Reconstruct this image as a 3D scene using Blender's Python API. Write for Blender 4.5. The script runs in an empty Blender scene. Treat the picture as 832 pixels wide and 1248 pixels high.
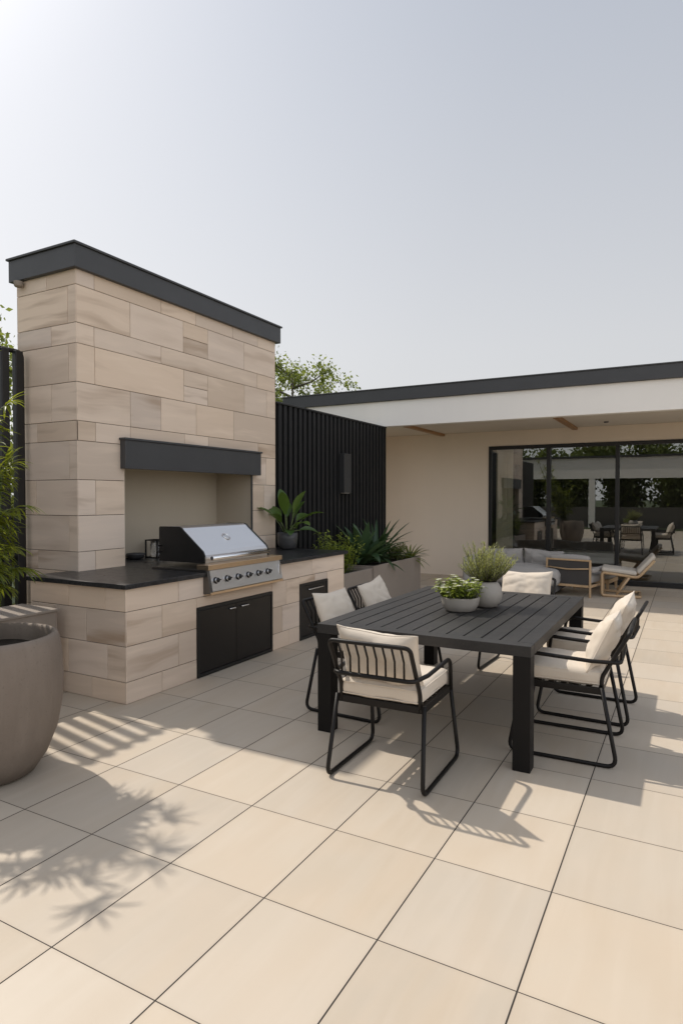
import bpy, bmesh, math, random
import numpy as np
from mathutils import Vector, Matrix, noise

random.seed(7)
RNG = np.random.default_rng(11)
scene = bpy.context.scene
COL = scene.collection
R = math.radians

# ------------------------------------------------------------------ helpers: objects
def tag(o, label=None, cat=None, group=None, kind=None):
    for k, v in (('label', label), ('category', cat), ('group', group), ('kind', kind)):
        if v:
            o[k] = v
    return o

def empty(name, loc, rz=0.0, label=None, cat=None, group=None):
    o = bpy.data.objects.new(name, None)
    COL.objects.link(o)
    o.location = loc
    o.rotation_euler = (0, 0, rz)
    o.empty_display_size = 0.1
    return tag(o, label, cat, group)

def copy_tree(o, parent=None):
    c = o.copy()
    COL.objects.link(c)
    c.parent = parent
    for ch in o.children:
        copy_tree(ch, c)
    return c

# ------------------------------------------------------------------ helpers: mesh building
class MB:
    """Collects shapes into one bmesh; build() links them as one mesh object (coordinates local to the parent)."""
    def __init__(self):
        self.bm = bmesh.new()
        self.tone = self.bm.loops.layers.float_color.new('tone')
        self.smooth_from = 0

    def _paint(self, faces, t):
        if t is None:
            t = random.random()
        c = t if isinstance(t, tuple) else (t, random.random(), random.random(), 1.0)
        for f in faces:
            for l in f.loops:
                l[self.tone] = c

    def box(self, x0, x1, y0, y1, z0, z1, bev=0.0, seg=2, tone=None, M=None, smooth=False):
        bm = self.bm
        g = bmesh.ops.create_cube(bm, size=1.0)
        vs = g['verts']
        bmesh.ops.scale(bm, vec=(x1 - x0, y1 - y0, z1 - z0), verts=vs)
        bmesh.ops.translate(bm, vec=((x0 + x1) / 2, (y0 + y1) / 2, (z0 + z1) / 2), verts=vs)
        fs = list({f for v in vs for f in v.link_faces})
        if bev > 0:
            es = list({e for v in vs for e in v.link_edges})
            r = bmesh.ops.bevel(bm, geom=es + vs, offset=bev, segments=seg, profile=0.5, affect='EDGES')
            vs = list({v for f in r['faces'] for v in f.verts} | {v for v in vs if v.is_valid})
            fs = list({f for v in vs for f in v.link_faces})
            if smooth:
                for f in r['faces']:
                    f.smooth = True
        if M is not None:
            bmesh.ops.transform(bm, matrix=M, verts=vs)
        self._paint(fs, tone)
        return vs

    def face(self, pts, tone=None, smooth=False):
        vs = [self.bm.verts.new(p) for p in pts]
        f = self.bm.faces.new(vs)
        f.smooth = smooth
        self._paint([f], tone)
        return f

    def grid(self, rows, closed_u=False, closed_v=False, tone=None, smooth=True):
        bm = self.bm
        V = [[bm.verts.new(p) for p in r] for r in rows]
        fs = []
        nr, nc = len(V), len(V[0])
        for i in range(nr if closed_v else nr - 1):
            for j in range(nc if closed_u else nc - 1):
                a, b = V[i][j], V[i][(j + 1) % nc]
                c, d = V[(i + 1) % nr][(j + 1) % nc], V[(i + 1) % nr][j]
                try:
                    f = bm.faces.new((a, b, c, d))
                    f.smooth = smooth
                    fs.append(f)
                except ValueError:
                    pass
        self._paint(fs, tone)
        return V, fs

    def tube(self, path, r, closed=False, n=10, tone=None, caps=True):
        pts = [Vector(p) for p in path]
        m = len(pts)
        rr = r if isinstance(r, (list, tuple)) else [r] * m
        rows, nrm = [], None
        for i, p in enumerate(pts):
            if closed:
                t = (pts[(i + 1) % m] - pts[i - 1]).normalized()
            else:
                t = (pts[min(i + 1, m - 1)] - pts[max(i - 1, 0)]).normalized()
            if nrm is None:
                a = Vector((0, 0, 1)) if abs(t.z) < 0.9 else Vector((1, 0, 0))
                nrm = (a - t * a.dot(t)).normalized()
            else:
                nrm = (nrm - t * nrm.dot(t)).normalized()
            b = t.cross(nrm)
            rows.append([p + (nrm * math.cos(2 * math.pi * k / n) + b * math.sin(2 * math.pi * k / n)) * rr[i] for k in range(n)])
        V, fs = self.grid(rows, closed_u=True, closed_v=closed, tone=tone)
        if not closed and caps:
            for ring in (V[0][::-1], V[-1]):
                f = self.bm.faces.new(ring)
                self._paint([f], tone)
        return V

    def lathe(self, prof, n=48, c=(0, 0, 0), tone=None, sx=1.0, sy=1.0, cap_bottom=True, M=None):
        rows = []
        for (r, z) in prof:
            rows.append([Vector((c[0] + sx * r * math.cos(2 * math.pi * k / n), c[1] + sy * r * math.sin(2 * math.pi * k / n), c[2] + z)) for k in range(n)])
        if M is not None:
            rows = [[M @ p for p in r] for r in rows]
        V, fs = self.grid(rows, closed_u=True, tone=tone)
        if cap_bottom:
            f = self.bm.faces.new(V[0][::-1]); self._paint([f], tone)
        return V

    def prism(self, poly, axis, a0, a1, tone=None):
        """poly: list of 2D points, extruded along axis 'x' or 'y' or 'z'."""
        def P(u, v, a):
            return {'y': (u, a, v), 'x': (a, u, v), 'z': (u, v, a)}[axis]
        A = [self.bm.verts.new(P(u, v, a0)) for u, v in poly]
        B = [self.bm.verts.new(P(u, v, a1)) for u, v in poly]
        fs = [self.bm.faces.new(A), self.bm.faces.new(B[::-1])]
        n = len(poly)
        for i in range(n):
            fs.append(self.bm.faces.new((A[i], B[i], B[(i + 1) % n], A[(i + 1) % n])))
        self._paint(fs, tone)
        return fs

    def build(self, name, mat, parent=None, loc=None, smooth_angle=None):
        bm = self.bm
        bmesh.ops.recalc_face_normals(bm, faces=[f for f in bm.faces if len(f.verts) >= 3])
        me = bpy.data.meshes.new(name)
        bm.to_mesh(me)
        bm.free()
        o = bpy.data.objects.new(name, me)
        COL.objects.link(o)
        for m in (mat if isinstance(mat, (list, tuple)) else [mat]):
            me.materials.append(m)
        if parent is not None:
            o.parent = parent
        if loc is not None:
            o.location = loc
        return o

def np_mesh(name, verts, quads, tones, mat, parent=None, loc=None, smooth=False):
    """Fast mesh from arrays: verts (n,3), quads (m,4), tones (m,) per face."""
    me = bpy.data.meshes.new(name)
    n, m = len(verts), len(quads)
    me.vertices.add(n)
    me.vertices.foreach_set('co', np.asarray(verts, dtype=np.float32).ravel())
    me.loops.add(m * 4)
    me.loops.foreach_set('vertex_index', np.asarray(quads, dtype=np.int32).ravel())
    me.polygons.add(m)
    me.polygons.foreach_set('loop_start', np.arange(0, m * 4, 4, dtype=np.int32))
    me.polygons.foreach_set('loop_total', np.full(m, 4, dtype=np.int32))
    if smooth:
        me.polygons.foreach_set('use_smooth', np.ones(m, dtype=bool))
    a = me.color_attributes.new('tone', 'FLOAT_COLOR', 'CORNER')
    t = np.repeat(np.asarray(tones, dtype=np.float32), 4)
    c = np.stack([t, t, t, np.ones_like(t)], axis=1)
    a.data.foreach_set('color', c.ravel())
    me.update()
    me.validate()
    o = bpy.data.objects.new(name, me)
    COL.objects.link(o)
    me.materials.append(mat)
    if parent is not None:
        o.parent = parent
    if loc is not None:
        o.location = loc
    return o

def fillet(pts, rad, n=6, closed=False):
    """Round the corners of a polyline; rad is one radius or one per point."""
    P = [Vector(p) for p in pts]
    m = len(P)
    rs = rad if isinstance(rad, (list, tuple)) else [rad] * m
    out = []
    for i in range(m):
        if not closed and i in (0, m - 1):
            out.append(P[i]); continue
        a, b, c = P[i - 1], P[i], P[(i + 1) % m]
        d1, d2 = (a - b), (c - b)
        l1, l2 = d1.length, d2.length
        d1.normalize(); d2.normalize()
        ang = d1.angle(d2)
        if rs[i] <= 0 or ang > 3.1:
            out.append(b); continue
        t = min(rs[i] / math.tan(ang / 2), 0.48 * l1, 0.48 * l2)
        p0, p1 = b + d1 * t, b + d2 * t
        for k in range(n + 1):
            s = k / n
            out.append((1 - s) ** 2 * p0 + 2 * s * (1 - s) * b + s * s * p1)
    return out

def cushion(mb, a, b, c, r, puff=0.02, M=None, seed=0, wr=0.004, n=18, tone=None, sag=0.0):
    """Soft rounded box, half sizes a,b,c, corner radius r, domed top and bottom, small wrinkles."""
    off = Vector((seed * 3.7, seed * 1.3, seed * 2.1))
    def surf(p):
        inner = Vector((max(-a + r, min(a - r, p.x)), max(-b + r, min(b - r, p.y)), max(-c + r, min(c - r, p.z))))
        d = p - inner
        q = inner + (d.normalized() * r if d.length > 1e-9 else d)
        u, v = q.x / a, q.y / b
        dome = max(0, (1 - u * u)) * max(0, (1 - v * v))
        s = 1 if q.z > 0 else -1
        q.z += s * puff * dome - sag * dome
        q += Vector((1, 1, 1)) * 0
        w = noise.noise(q * 7 + off) * wr + noise.noise(q * 19 + off) * wr * 0.5
        q += (d.normalized() if d.length > 1e-9 else Vector((0, 0, s))) * w
        return M @ q if M is not None else q
    faces = [((1, 0, 0), (0, 1, 0), (0, 0, 1)), ((-1, 0, 0), (0, -1, 0), (0, 0, 1)), ((0, 1, 0), (-1, 0, 0), (0, 0, 1)),
             ((0, -1, 0), (1, 0, 0), (0, 0, 1)), ((0, 0, 1), (1, 0, 0), (0, 1, 0)), ((0, 0, -1), (-1, 0, 0), (0, 1, 0))]
    H = Vector((a, b, c))
    for (nn, uu, vv) in faces:
        nn, uu, vv = Vector(nn), Vector(uu), Vector(vv)
        rows = []
        for i in range(n + 1):
            row = []
            for j in range(n + 1):
                # denser samples near the edges
                su = math.sin((2 * j / n - 1) * math.pi / 2); sv = math.sin((2 * i / n - 1) * math.pi / 2)
                q = nn + uu * su + vv * sv
                row.append(surf(Vector((q.x * H.x, q.y * H.y, q.z * H.z))))
            rows.append(row)
        mb.grid(rows, tone=tone)
    bmesh.ops.remove_doubles(mb.bm, verts=mb.bm.verts[:], dist=1e-5)

def pillow(mb, a, b, c, M=None, seed=0, wr=0.0075, n=40, tone=None, pinch=0.06, slump=0.0):
    """Scatter pillow: two domed sheets meeting at a seam, pointed corners, crumpled surface. Local x width, y height, z thickness."""
    off = Vector((seed * 5.1 + 2, seed * 2.3, seed * 3.9))
    for s in (1, -1):
        rows = []
        for i in range(n + 1):
            row = []
            for j in range(n + 1):
                u = math.sin((2 * j / n - 1) * math.pi / 2); v = math.sin((2 * i / n - 1) * math.pi / 2)
                x = a * u * (1 - pinch * (1 - v * v) * (abs(u) ** 3))
                y = b * v * (1 - pinch * (1 - u * u) * (abs(v) ** 3))
                h = c * ((1 - abs(u) ** 2.6) * (1 - abs(v) ** 2.6)) ** 0.55
                q = Vector((x, y, s * h))
                k = (1 - abs(u) ** 6) * (1 - abs(v) ** 6)
                w1 = Vector((q.x * 5 + noise.noise(q * 6 + off) * 0.9, q.y * 9, seed * 4.0))
                crease = 1 - abs(noise.noise(w1))
                q.z += s * k * (noise.noise(q * 6 + off) * wr * 2.2 + noise.noise(q * 20 + off) * wr * 0.8 - (crease ** 6) * wr * 1.6)
                q.y += noise.noise(Vector((x * 5, 0, seed))) * 0.012 * abs(v) ** 2
                q.y -= slump * (1 - u * u) * max(0, v)
                row.append(M @ q if M is not None else q)
            rows.append(row)
        mb.grid(rows, tone=tone)
    bmesh.ops.remove_doubles(mb.bm, verts=mb.bm.verts[:], dist=1e-5)

# ------------------------------------------------------------------ helpers: materials
class NT:
    def __init__(self, name):
        self.m = bpy.data.materials.new(name)
        self.m.use_nodes = True
        self.t = self.m.node_tree
        self.t.nodes.clear()
        self.out = self.t.nodes.new('ShaderNodeOutputMaterial')
    def n(self, typ, ins=None, **kw):
        nd = self.t.nodes.new(typ)
        for k, v in kw.items():
            setattr(nd, k, v)
        for k, v in (ins or {}).items():
            self.set(nd.inputs[k], v)
        return nd
    def set(self, sock, v):
        if isinstance(v, bpy.types.NodeSocket):
            self.t.links.new(v, sock)
        else:
            sock.default_value = v
    def math(self, op, a, b=0.0, c=0.0):
        nd = self.n('ShaderNodeMath', operation=op)
        for i, v in enumerate((a, b, c)):
            self.set(nd.inputs[i], v)
        return nd.outputs[0]
    def mapping(self, scale=(1, 1, 1), loc=None, vec=None):
        if vec is None:
            vec = self.n('ShaderNodeTexCoord').outputs['Object']
        nd = self.n('ShaderNodeMapping', {'Vector': vec, 'Scale': scale})
        if loc is not None:
            self.set(nd.inputs['Location'], loc)
        return nd.outputs[0]
    def noise(self, vec, scale=5, detail=3, rough=0.5, dist=0.0):
        return self.n('ShaderNodeTexNoise', {'Vector': vec, 'Scale': scale, 'Detail': detail, 'Roughness': rough, 'Distortion': dist}).outputs[0]
    def ramp(self, fac, stops, interp='LINEAR'):
        nd = self.n('ShaderNodeValToRGB', {'Fac': fac})
        e = nd.color_ramp.elements
        nd.color_ramp.interpolation = interp
        while len(e) < len(stops):
            e.new(0.5)
        for el, (p, c) in zip(e, stops):
            el.position = p
            el.color = c if len(c) == 4 else (*c, 1)
        return nd.outputs[0]
    def mix(self, fac, a, b, blend='MIX'):
        nd = self.n('ShaderNodeMix', data_type='RGBA', blend_type=blend)
        self.set(nd.inputs[0], fac)
        for s, v in ((nd.inputs[6], a), (nd.inputs[7], b)):
            self.set(s, v if isinstance(v, bpy.types.NodeSocket) or len(v) == 4 else (*v, 1))
        return nd.outputs[2]
    def tone(self):
        a = self.n('ShaderNodeAttribute', attribute_name='tone')
        s = self.n('ShaderNodeSeparateColor', {'Color': a.outputs['Color']})
        return s.outputs
    def bump(self, h, strength=0.2, dist=0.01):
        return self.n('ShaderNodeBump', {'Height': h, 'Strength': strength, 'Distance': dist}).outputs[0]
    def principled(self, base, rough=0.5, metal=0.0, normal=None, spec=0.5, **kw):
        nd = self.n('ShaderNodeBsdfPrincipled')
        self.set(nd.inputs['Base Color'], base if isinstance(base, bpy.types.NodeSocket) or len(base) == 4 else (*base, 1))
        self.set(nd.inputs['Roughness'], rough)
        self.set(nd.inputs['Metallic'], metal)
        self.set(nd.inputs['Specular IOR Level'], spec)
        if normal is not None:
            self.set(nd.inputs['Normal'], normal)
        for k, v in kw.items():
            self.set(nd.inputs[k], v)
        return nd.outputs[0]
    def done(self, shader):
        self.t.links.new(shader, self.out.inputs['Surface'])
        return self.m

def scaled(c, k):
    return tuple(v * k for v in c)

def mat_simple(name, col, rough=0.5, metal=0.0, var=0.12, scale=6.0, bump=0.0, bscale=60, spec=0.5, rvar=0.08):
    t = NT(name)
    v = t.mapping()
    n1 = t.noise(v, scale, 4, 0.6)
    c = t.mix(n1, scaled(col, 1 - var), scaled(col, 1 + var))
    rg = t.math('ADD', t.math('MULTIPLY', t.noise(v, scale * 2.3, 4, 0.6), 2 * rvar), rough - rvar)
    nm = None
    if bump:
        nm = t.bump(t.noise(v, bscale, 4, 0.6), bump, 0.004)
    return t.done(t.principled(c, rg, metal, nm, spec))

def mat_plaster(name, col, stain=0.06):
    t = NT(name)
    v = t.mapping()
    c = t.mix(t.noise(v, 0.9, 5, 0.6), scaled(col, 1 - stain), scaled(col, 1 + stain))
    c = t.mix(t.math('MULTIPLY', t.noise(t.mapping((3, 3, 0.35)), 2.0, 4, 0.6), 0.25), c, scaled(col, 0.86))
    nm = t.bump(t.noise(v, 180, 3, 0.7), 0.12, 0.003)
    return t.done(t.principled(c, 0.85, 0, nm, 0.25))

def mat_stone(name, base=(0.765, 0.620, 0.488)):
    """Ashlar sandstone: each block has its own tone and slice of horizontal strata."""
    t = NT(name)
    r, g, b = t.tone()[:3]
    comb = t.n('ShaderNodeCombineXYZ', {0: t.math('MULTIPLY', g, 37.0), 1: t.math('MULTIPLY', b, 53.0), 2: t.math('MULTIPLY', r, 71.0)}).outputs[0]
    oc = t.n('ShaderNodeTexCoord').outputs['Object']
    add = t.n('ShaderNodeVectorMath', operation='ADD')
    t.set(add.inputs[0], oc); t.set(add.inputs[1], comb)
    vec = add.outputs[0]
    # strata: stretched along the course, gently tilted per block
    warp = t.noise(t.mapping((0.9, 0.9, 2.0), vec=vec), 1.5, 2, 0.5)
    sv = t.n('ShaderNodeVectorMath', operation='ADD')
    t.set(sv.inputs[0], vec)
    t.set(sv.inputs[1], t.n('ShaderNodeCombineXYZ', {2: t.math('MULTIPLY', warp, 0.16)}).outputs[0])
    st = t.noise(t.mapping((0.9, 0.9, 8.5), vec=sv.outputs[0]), 1.0, 3, 0.5)
    fine = t.noise(t.mapping((2.2, 2.2, 60), vec=sv.outputs[0]), 1.0, 4, 0.6)
    c = t.mix(r, scaled(base, 0.70), (base[0] * 1.10, base[1] * 1.10, base[2] * 1.10))
    c = t.mix(t.math('MULTIPLY', g, 0.55), c, (base[0] * 0.90, base[1] * 0.94, base[2] * 1.05))
    c = t.mix(t.math('MULTIPLY', t.math('SUBTRACT', 1.0, t.math('MULTIPLY', g, 1.6)), 0.35), c, (base[0] * 1.0, base[1] * 0.93, base[2] * 0.86))
    amt = t.ramp(st, [(0.50, (0, 0, 0)), (0.68, (1, 1, 1))])
    amt = t.math('MULTIPLY', amt, t.math('ADD', t.math('MULTIPLY', t.math('POWER', b, 1.6), 0.95), 0.10))
    c = t.mix(amt, c, (base[0] * 0.50, base[1] * 0.44, base[2] * 0.39))
    lt = t.ramp(st, [(0.28, (1, 1, 1)), (0.44, (0, 0, 0))])
    c = t.mix(t.math('MULTIPLY', lt, 0.35), c, (base[0] * 1.22, base[1] * 1.24, base[2] * 1.27))
    c = t.mix(t.math('MULTIPLY', fine, 0.18), c, scaled(base, 0.78))
    gr = t.noise(t.mapping(vec=oc), 220, 3, 0.7)
    c = t.mix(t.math('MULTIPLY', gr, 0.16), c, scaled(base, 0.62))
    h = t.math('ADD', t.math('MULTIPLY', gr, 0.35), fine)
    return t.done(t.principled(c, 0.78, 0, t.bump(h, 0.22, 0.004), 0.3))

def mat_tiles(name):
    """Porcelain paving: 0.506 x 0.597 m tiles, dark narrow joints, streaks along the long side."""
    t = NT(name)
    oc = t.n('ShaderNodeTexCoord').outputs['Object']
    s = t.n('ShaderNodeSeparateXYZ', {0: oc})
    SX, SY, X0, Y0 = 0.506, 0.597, -0.475, 2.065
    u = t.math('DIVIDE', t.math('SUBTRACT', s.outputs[0], X0), SX)
    v = t.math('DIVIDE', t.math('SUBTRACT', s.outputs[1], Y0), SY)
    iu, iv = t.math('FLOOR', u), t.math('FLOOR', v)
    fu, fv = t.math('SUBTRACT', u, iu), t.math('SUBTRACT', v, iv)
    du = t.math('MULTIPLY', t.math('MINIMUM', fu, t.math('SUBTRACT', 1.0, fu)), SX)
    dv = t.math('MULTIPLY', t.math('MINIMUM', fv, t.math('SUBTRACT', 1.0, fv)), SY)
    # joints along the long side are a touch wider and darker than the cross joints
    dmin = t.math('MINIMUM', du, t.math('ADD', dv, 0.0009))
    jn = t.n('ShaderNodeMapRange', {'Value': dmin, 'From Min': 0.0021, 'From Max': 0.0034, 'To Min': 1.0, 'To Max': 0.0}).outputs[0]
    wn = t.n('ShaderNodeTexWhiteNoise', {'Vector': t.n('ShaderNodeCombineXYZ', {0: iu, 1: iv}).outputs[0]})
    wc = t.n('ShaderNodeSeparateColor', {'Color': wn.outputs['Color']}).outputs
    off = t.n('ShaderNodeCombineXYZ', {0: t.math('MULTIPLY', wc[0], 40), 1: t.math('MULTIPLY', wc[1], 40), 2: t.math('MULTIPLY', wc[2], 40)}).outputs[0]
    add = t.n('ShaderNodeVectorMath', operation='ADD')
    t.set(add.inputs[0], oc); t.set(add.inputs[1], off)
    vec = add.outputs[0]
    st = t.noise(t.mapping((4.6, 1.1, 1), vec=vec), 1.0, 2, 0.45, 0.5)
    st2 = t.noise(t.mapping((15, 1.6, 1), vec=vec), 1.0, 2, 0.45, 0.4)
    cl = t.noise(t.mapping(vec=vec), 2.6, 4, 0.55)
    base = (0.512, 0.440, 0.352)
    c = t.mix(wc[0], scaled(base, 0.86), (base[0] * 1.08, base[1] * 1.08, base[2] * 1.08))
    c = t.mix(t.math('MULTIPLY', t.ramp(st, [(0.42, (0, 0, 0)), (0.72, (1, 1, 1))]), 0.62), c, (0.475, 0.385, 0.285))
    c = t.mix(t.math('MULTIPLY', t.ramp(cl, [(0.40, (0, 0, 0)), (0.72, (1, 1, 1))]), 0.42), c, (0.52, 0.425, 0.325))
    c = t.mix(t.math('MULTIPLY', t.ramp(st2, [(0.45, (0, 0, 0)), (0.75, (1, 1, 1))]), 0.16), c, (0.63, 0.56, 0.48))
    c = t.mix(t.math('MULTIPLY', t.math('POWER', wc[1], 1.5), 0.32), c, (0.475, 0.435, 0.385))
    c = t.mix(t.math('MULTIPLY', t.math('POWER', wc[2], 1.5), 0.20), c, (0.555, 0.435, 0.305))
    # faint dirt and dust over everything
    dirt = t.noise(t.mapping(vec=oc), 0.7, 6, 0.65)
    c = t.mix(t.math('MULTIPLY', t.ramp(dirt, [(0.50, (0, 0, 0)), (0.75, (1, 1, 1))]), 0.16), c, (0.38, 0.31, 0.24))
    edge = t.n('ShaderNodeMapRange', {'Value': dmin, 'From Min': 0.003, 'From Max': 0.020, 'To Min': 0.16, 'To Max': 0.0}).outputs[0]
    c = t.mix(edge, c, (0.36, 0.29, 0.22))
    speck = t.ramp(t.noise(t.mapping(vec=oc), 55, 2, 0.5), [(0.74, (0, 0, 0)), (0.80, (1, 1, 1))])
    c = t.mix(t.math('MULTIPLY', speck, 0.18), c, (0.25, 0.2, 0.15))
    c = t.mix(t.math('MULTIPLY', jn, 0.98), c, (0.014, 0.011, 0.009))
    rough = t.math('ADD', t.math('MULTIPLY', cl, 0.22), 0.42)
    rough = t.math('ADD', rough, t.math('MULTIPLY', jn, 0.3))
    hgt = t.math('SUBTRACT', t.math('MULTIPLY', t.noise(t.mapping(vec=oc), 120, 3, 0.6), 0.05), jn)
    tilt = t.bump(hgt, 0.6, 0.004)
    return t.done(t.principled(c, rough, 0, tilt, 0.38))

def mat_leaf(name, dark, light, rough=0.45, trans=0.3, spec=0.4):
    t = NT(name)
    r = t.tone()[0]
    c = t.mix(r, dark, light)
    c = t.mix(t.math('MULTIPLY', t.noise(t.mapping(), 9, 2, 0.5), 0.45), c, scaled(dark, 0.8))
    p = t.principled(c, rough, 0, None, spec)
    tr = t.n('ShaderNodeBsdfTranslucent', {'Color': t.mix(0.5, c, (light[0] * 1.3, light[1] * 1.3, light[2] * 0.6))}).outputs[0]
    mx = t.n('ShaderNodeMixShader', {0: trans})
    t.set(mx.inputs[1], p); t.set(mx.inputs[2], tr)
    return t.done(mx.outputs[0])

def mat_fabric(name, col, weave=420):
    t = NT(name)
    v = t.mapping()
    c = t.mix(t.noise(v, 5, 4, 0.6), scaled(col, 0.92), scaled(col, 1.06))
    w = t.noise(v, weave, 2, 0.6)
    c = t.mix(t.math('MULTIPLY', w, 0.22), c, scaled(col, 0.72))
    h = t.math('ADD', w, t.math('MULTIPLY', t.noise(v, 26, 4, 0.6), 1.3))
    return t.done(t.principled(c, 0.92, 0, t.bump(h, 0.32, 0.004), 0.12, **{'Sheen Weight': 0.15}))

def mat_granite(name):
    t = NT(name)
    v = t.mapping()
    sp = t.ramp(t.noise(v, 130, 3, 0.7), [(0.56, (0, 0, 0)), (0.70, (1, 1, 1))])
    vn = t.ramp(t.noise(v, 7, 6, 0.7, 0.9), [(0.47, (0, 0, 0)), (0.505, (1, 1, 1)), (0.54, (0, 0, 0))])
    c = t.mix(t.noise(v, 4, 5, 0.6), (0.010, 0.010, 0.011), (0.026, 0.026, 0.028))
    c = t.mix(t.math('MULTIPLY', sp, 0.25), c, (0.12, 0.12, 0.125))
    c = t.mix(t.math('MULTIPLY', vn, 0.18), c, (0.14, 0.14, 0.145))
    rg = t.math('ADD', t.math('MULTIPLY', t.noise(v, 14, 4, 0.6), 0.22), 0.20)
    return t.done(t.principled(c, rg, 0, t.bump(t.noise(v, 60, 4, 0.6), 0.12, 0.004), 0.45))

def mat_steel(name, col=(0.62, 0.63, 0.65), axis='y', rough=0.26):
    t = NT(name)
    sc = {'y': (9, 0.6, 9), 'x': (0.6, 9, 9), 'z': (9, 9, 0.6)}[axis]
    b = t.noise(t.mapping(sc), 1.0, 2, 0.5)
    sm = t.noise(t.mapping(), 5, 4, 0.6)
    c = t.mix(b, scaled(col, 0.95), scaled(col, 1.03))
    rg = t.math('ADD', t.math('MULTIPLY', sm, 0.08), rough - 0.03)
    return t.done(t.principled(c, rg, 1.0))

def mat_wood(name, col=(0.42, 0.27, 0.15), axis='y'):
    t = NT(name)
    sc = {'y': (34, 2.0, 34), 'x': (2.0, 34, 34), 'z': (34, 34, 2.0)}[axis]
    g = t.noise(t.mapping(sc), 1.2, 4, 0.6, 0.6)
    c = t.mix(g, scaled(col, 0.72), scaled(col, 1.2))
    return t.done(t.principled(c, 0.5, 0, t.bump(g, 0.15, 0.003), 0.35))

def mat_table(name):
    t = NT(name)
    v = t.mapping()
    g = t.noise(t.mapping((60, 3, 60)), 1.3, 4, 0.65)
    c = t.mix(g, (0.013, 0.0125, 0.0125), (0.034, 0.032, 0.031))
    c = t.mix(t.math('MULTIPLY', t.ramp(t.noise(v, 2.2, 5, 0.6), [(0.45, (0, 0, 0)), (0.7, (1, 1, 1))]), 0.35), c, (0.058, 0.052, 0.046))
    rg = t.math('ADD', t.math('MULTIPLY', t.noise(v, 9, 4, 0.6), 0.2), 0.42)
    return t.done(t.principled(c, rg, 0, t.bump(t.math('ADD', g, t.noise(v, 300, 2, 0.5)), 0.16, 0.003), 0.36))

def mat_glass(name):
    t = NT(name)
    fr = t.n('ShaderNodeFresnel', {'IOR': 1.52}).outputs[0]
    fac = t.math('MINIMUM', t.math('ADD', t.math('MULTIPLY', fr, 2.0), 0.14), 0.95)
    wob = t.bump(t.noise(t.mapping((0.6, 1, 0.6)), 1.6, 2, 0.4), 0.02, 0.02)
    gl = t.n('ShaderNodeBsdfGlossy', {'Color': (0.93, 0.95, 0.93, 1), 'Roughness': 0.0, 'Normal': wob}).outputs[0]
    tr = t.n('ShaderNodeBsdfTransparent', {'Color': (0.80, 0.82, 0.80, 1)}).outputs[0]
    mx = t.n('ShaderNodeMixShader', {0: fac})
    t.set(mx.inputs[1], tr); t.set(mx.inputs[2], gl)
    return t.done(mx.outputs[0])

M = {}
M['tiles'] = mat_tiles('paving_tiles')
M['stone'] = mat_stone('ashlar_stone')
M['grout'] = mat_simple('dark_joint', (0.045, 0.034, 0.026), 0.95, var=0.3)
M['plaster'] = mat_plaster('beige_plaster', (0.73, 0.63, 0.52))
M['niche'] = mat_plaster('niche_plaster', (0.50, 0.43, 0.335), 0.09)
M['white'] = mat_plaster('white_render', (0.83, 0.80, 0.755), 0.05)
M['ceiling'] = mat_plaster('ceiling_paint', (0.66, 0.60, 0.52), 0.03)
M['charcoal'] = mat_simple('charcoal_metal', (0.047, 0.048, 0.051), 0.48, 0.0, var=0.14, scale=3, bump=0.06, bscale=240)
M['black'] = mat_simple('black_powdercoat', (0.0085, 0.0082, 0.0082), 0.45, 0.0, var=0.2, scale=5, bump=0.08, bscale=320)
M['batten'] = mat_simple('black_batten', (0.0125, 0.0125, 0.013), 0.6, 0.0, var=0.3, scale=4, bump=0.1, bscale=90, spec=0.3)
M['frame'] = mat_simple('chair_frame_metal', (0.0095, 0.0078, 0.0068), 0.45, 0.0, var=0.15, scale=8, bump=0.06, bscale=400, spec=0.25)
M['door'] = mat_simple('cabinet_door_metal', (0.011, 0.0095, 0.009), 0.36, 0.2, var=0.15, scale=2, bump=0.03, bscale=200)
M['granite'] = mat_granite('black_granite')
M['steel'] = mat_steel('brushed_steel', (0.80, 0.80, 0.81), axis='y', rough=0.30)
M['steel_dark'] = mat_steel('dark_steel', (0.16, 0.155, 0.15), 'z', 0.35)
M['chrome'] = mat_steel('polished_steel', (0.75, 0.75, 0.76), 'y', 0.16)
M['bronze'] = mat_steel('warm_metal_trim', (0.72, 0.55, 0.38), 'y', 0.30)
M['cream'] = mat_fabric('cream_fabric', (0.66, 0.575, 0.475))
M['grey'] = mat_fabric('grey_fabric', (0.38, 0.36, 0.34))
M['oat'] = mat_fabric('oatmeal_fabric', (0.58, 0.53, 0.46))
M['darkfab'] = mat_fabric('dark_sling', (0.07, 0.065, 0.062))
M['wood'] = mat_wood('pale_timber', (0.50, 0.345, 0.20), 'z')
M['beam'] = mat_wood('cedar_beam', (0.36, 0.20, 0.095), 'y')
M['table'] = mat_table('dark_table_slats')
M['tableleg'] = mat_simple('table_leg_metal', (0.0085, 0.0075, 0.007), 0.55, 0, var=0.15, scale=4, bump=0.08, bscale=260, spec=0.2)
M['glass'] = mat_glass('tinted_window_glass')
M['concrete'] = mat_simple('planter_concrete', (0.265, 0.225, 0.190), 0.82, 0, var=0.13, scale=2.2, bump=0.16, bscale=120, spec=0.25)
t = NT('brown_planter')
_v = t.mapping()
_z = t.n('ShaderNodeSeparateXYZ', {0: t.n('ShaderNodeTexCoord').outputs['Object']}).outputs[2]
_c = t.mix(t.noise(_v, 3.5, 5, 0.6), (0.165, 0.132, 0.105), (0.235, 0.190, 0.155))
_run = t.ramp(t.noise(t.mapping((9, 9, 0.8)), 1.0, 4, 0.6), [(0.48, (0, 0, 0)), (0.72, (1, 1, 1))])
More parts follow.
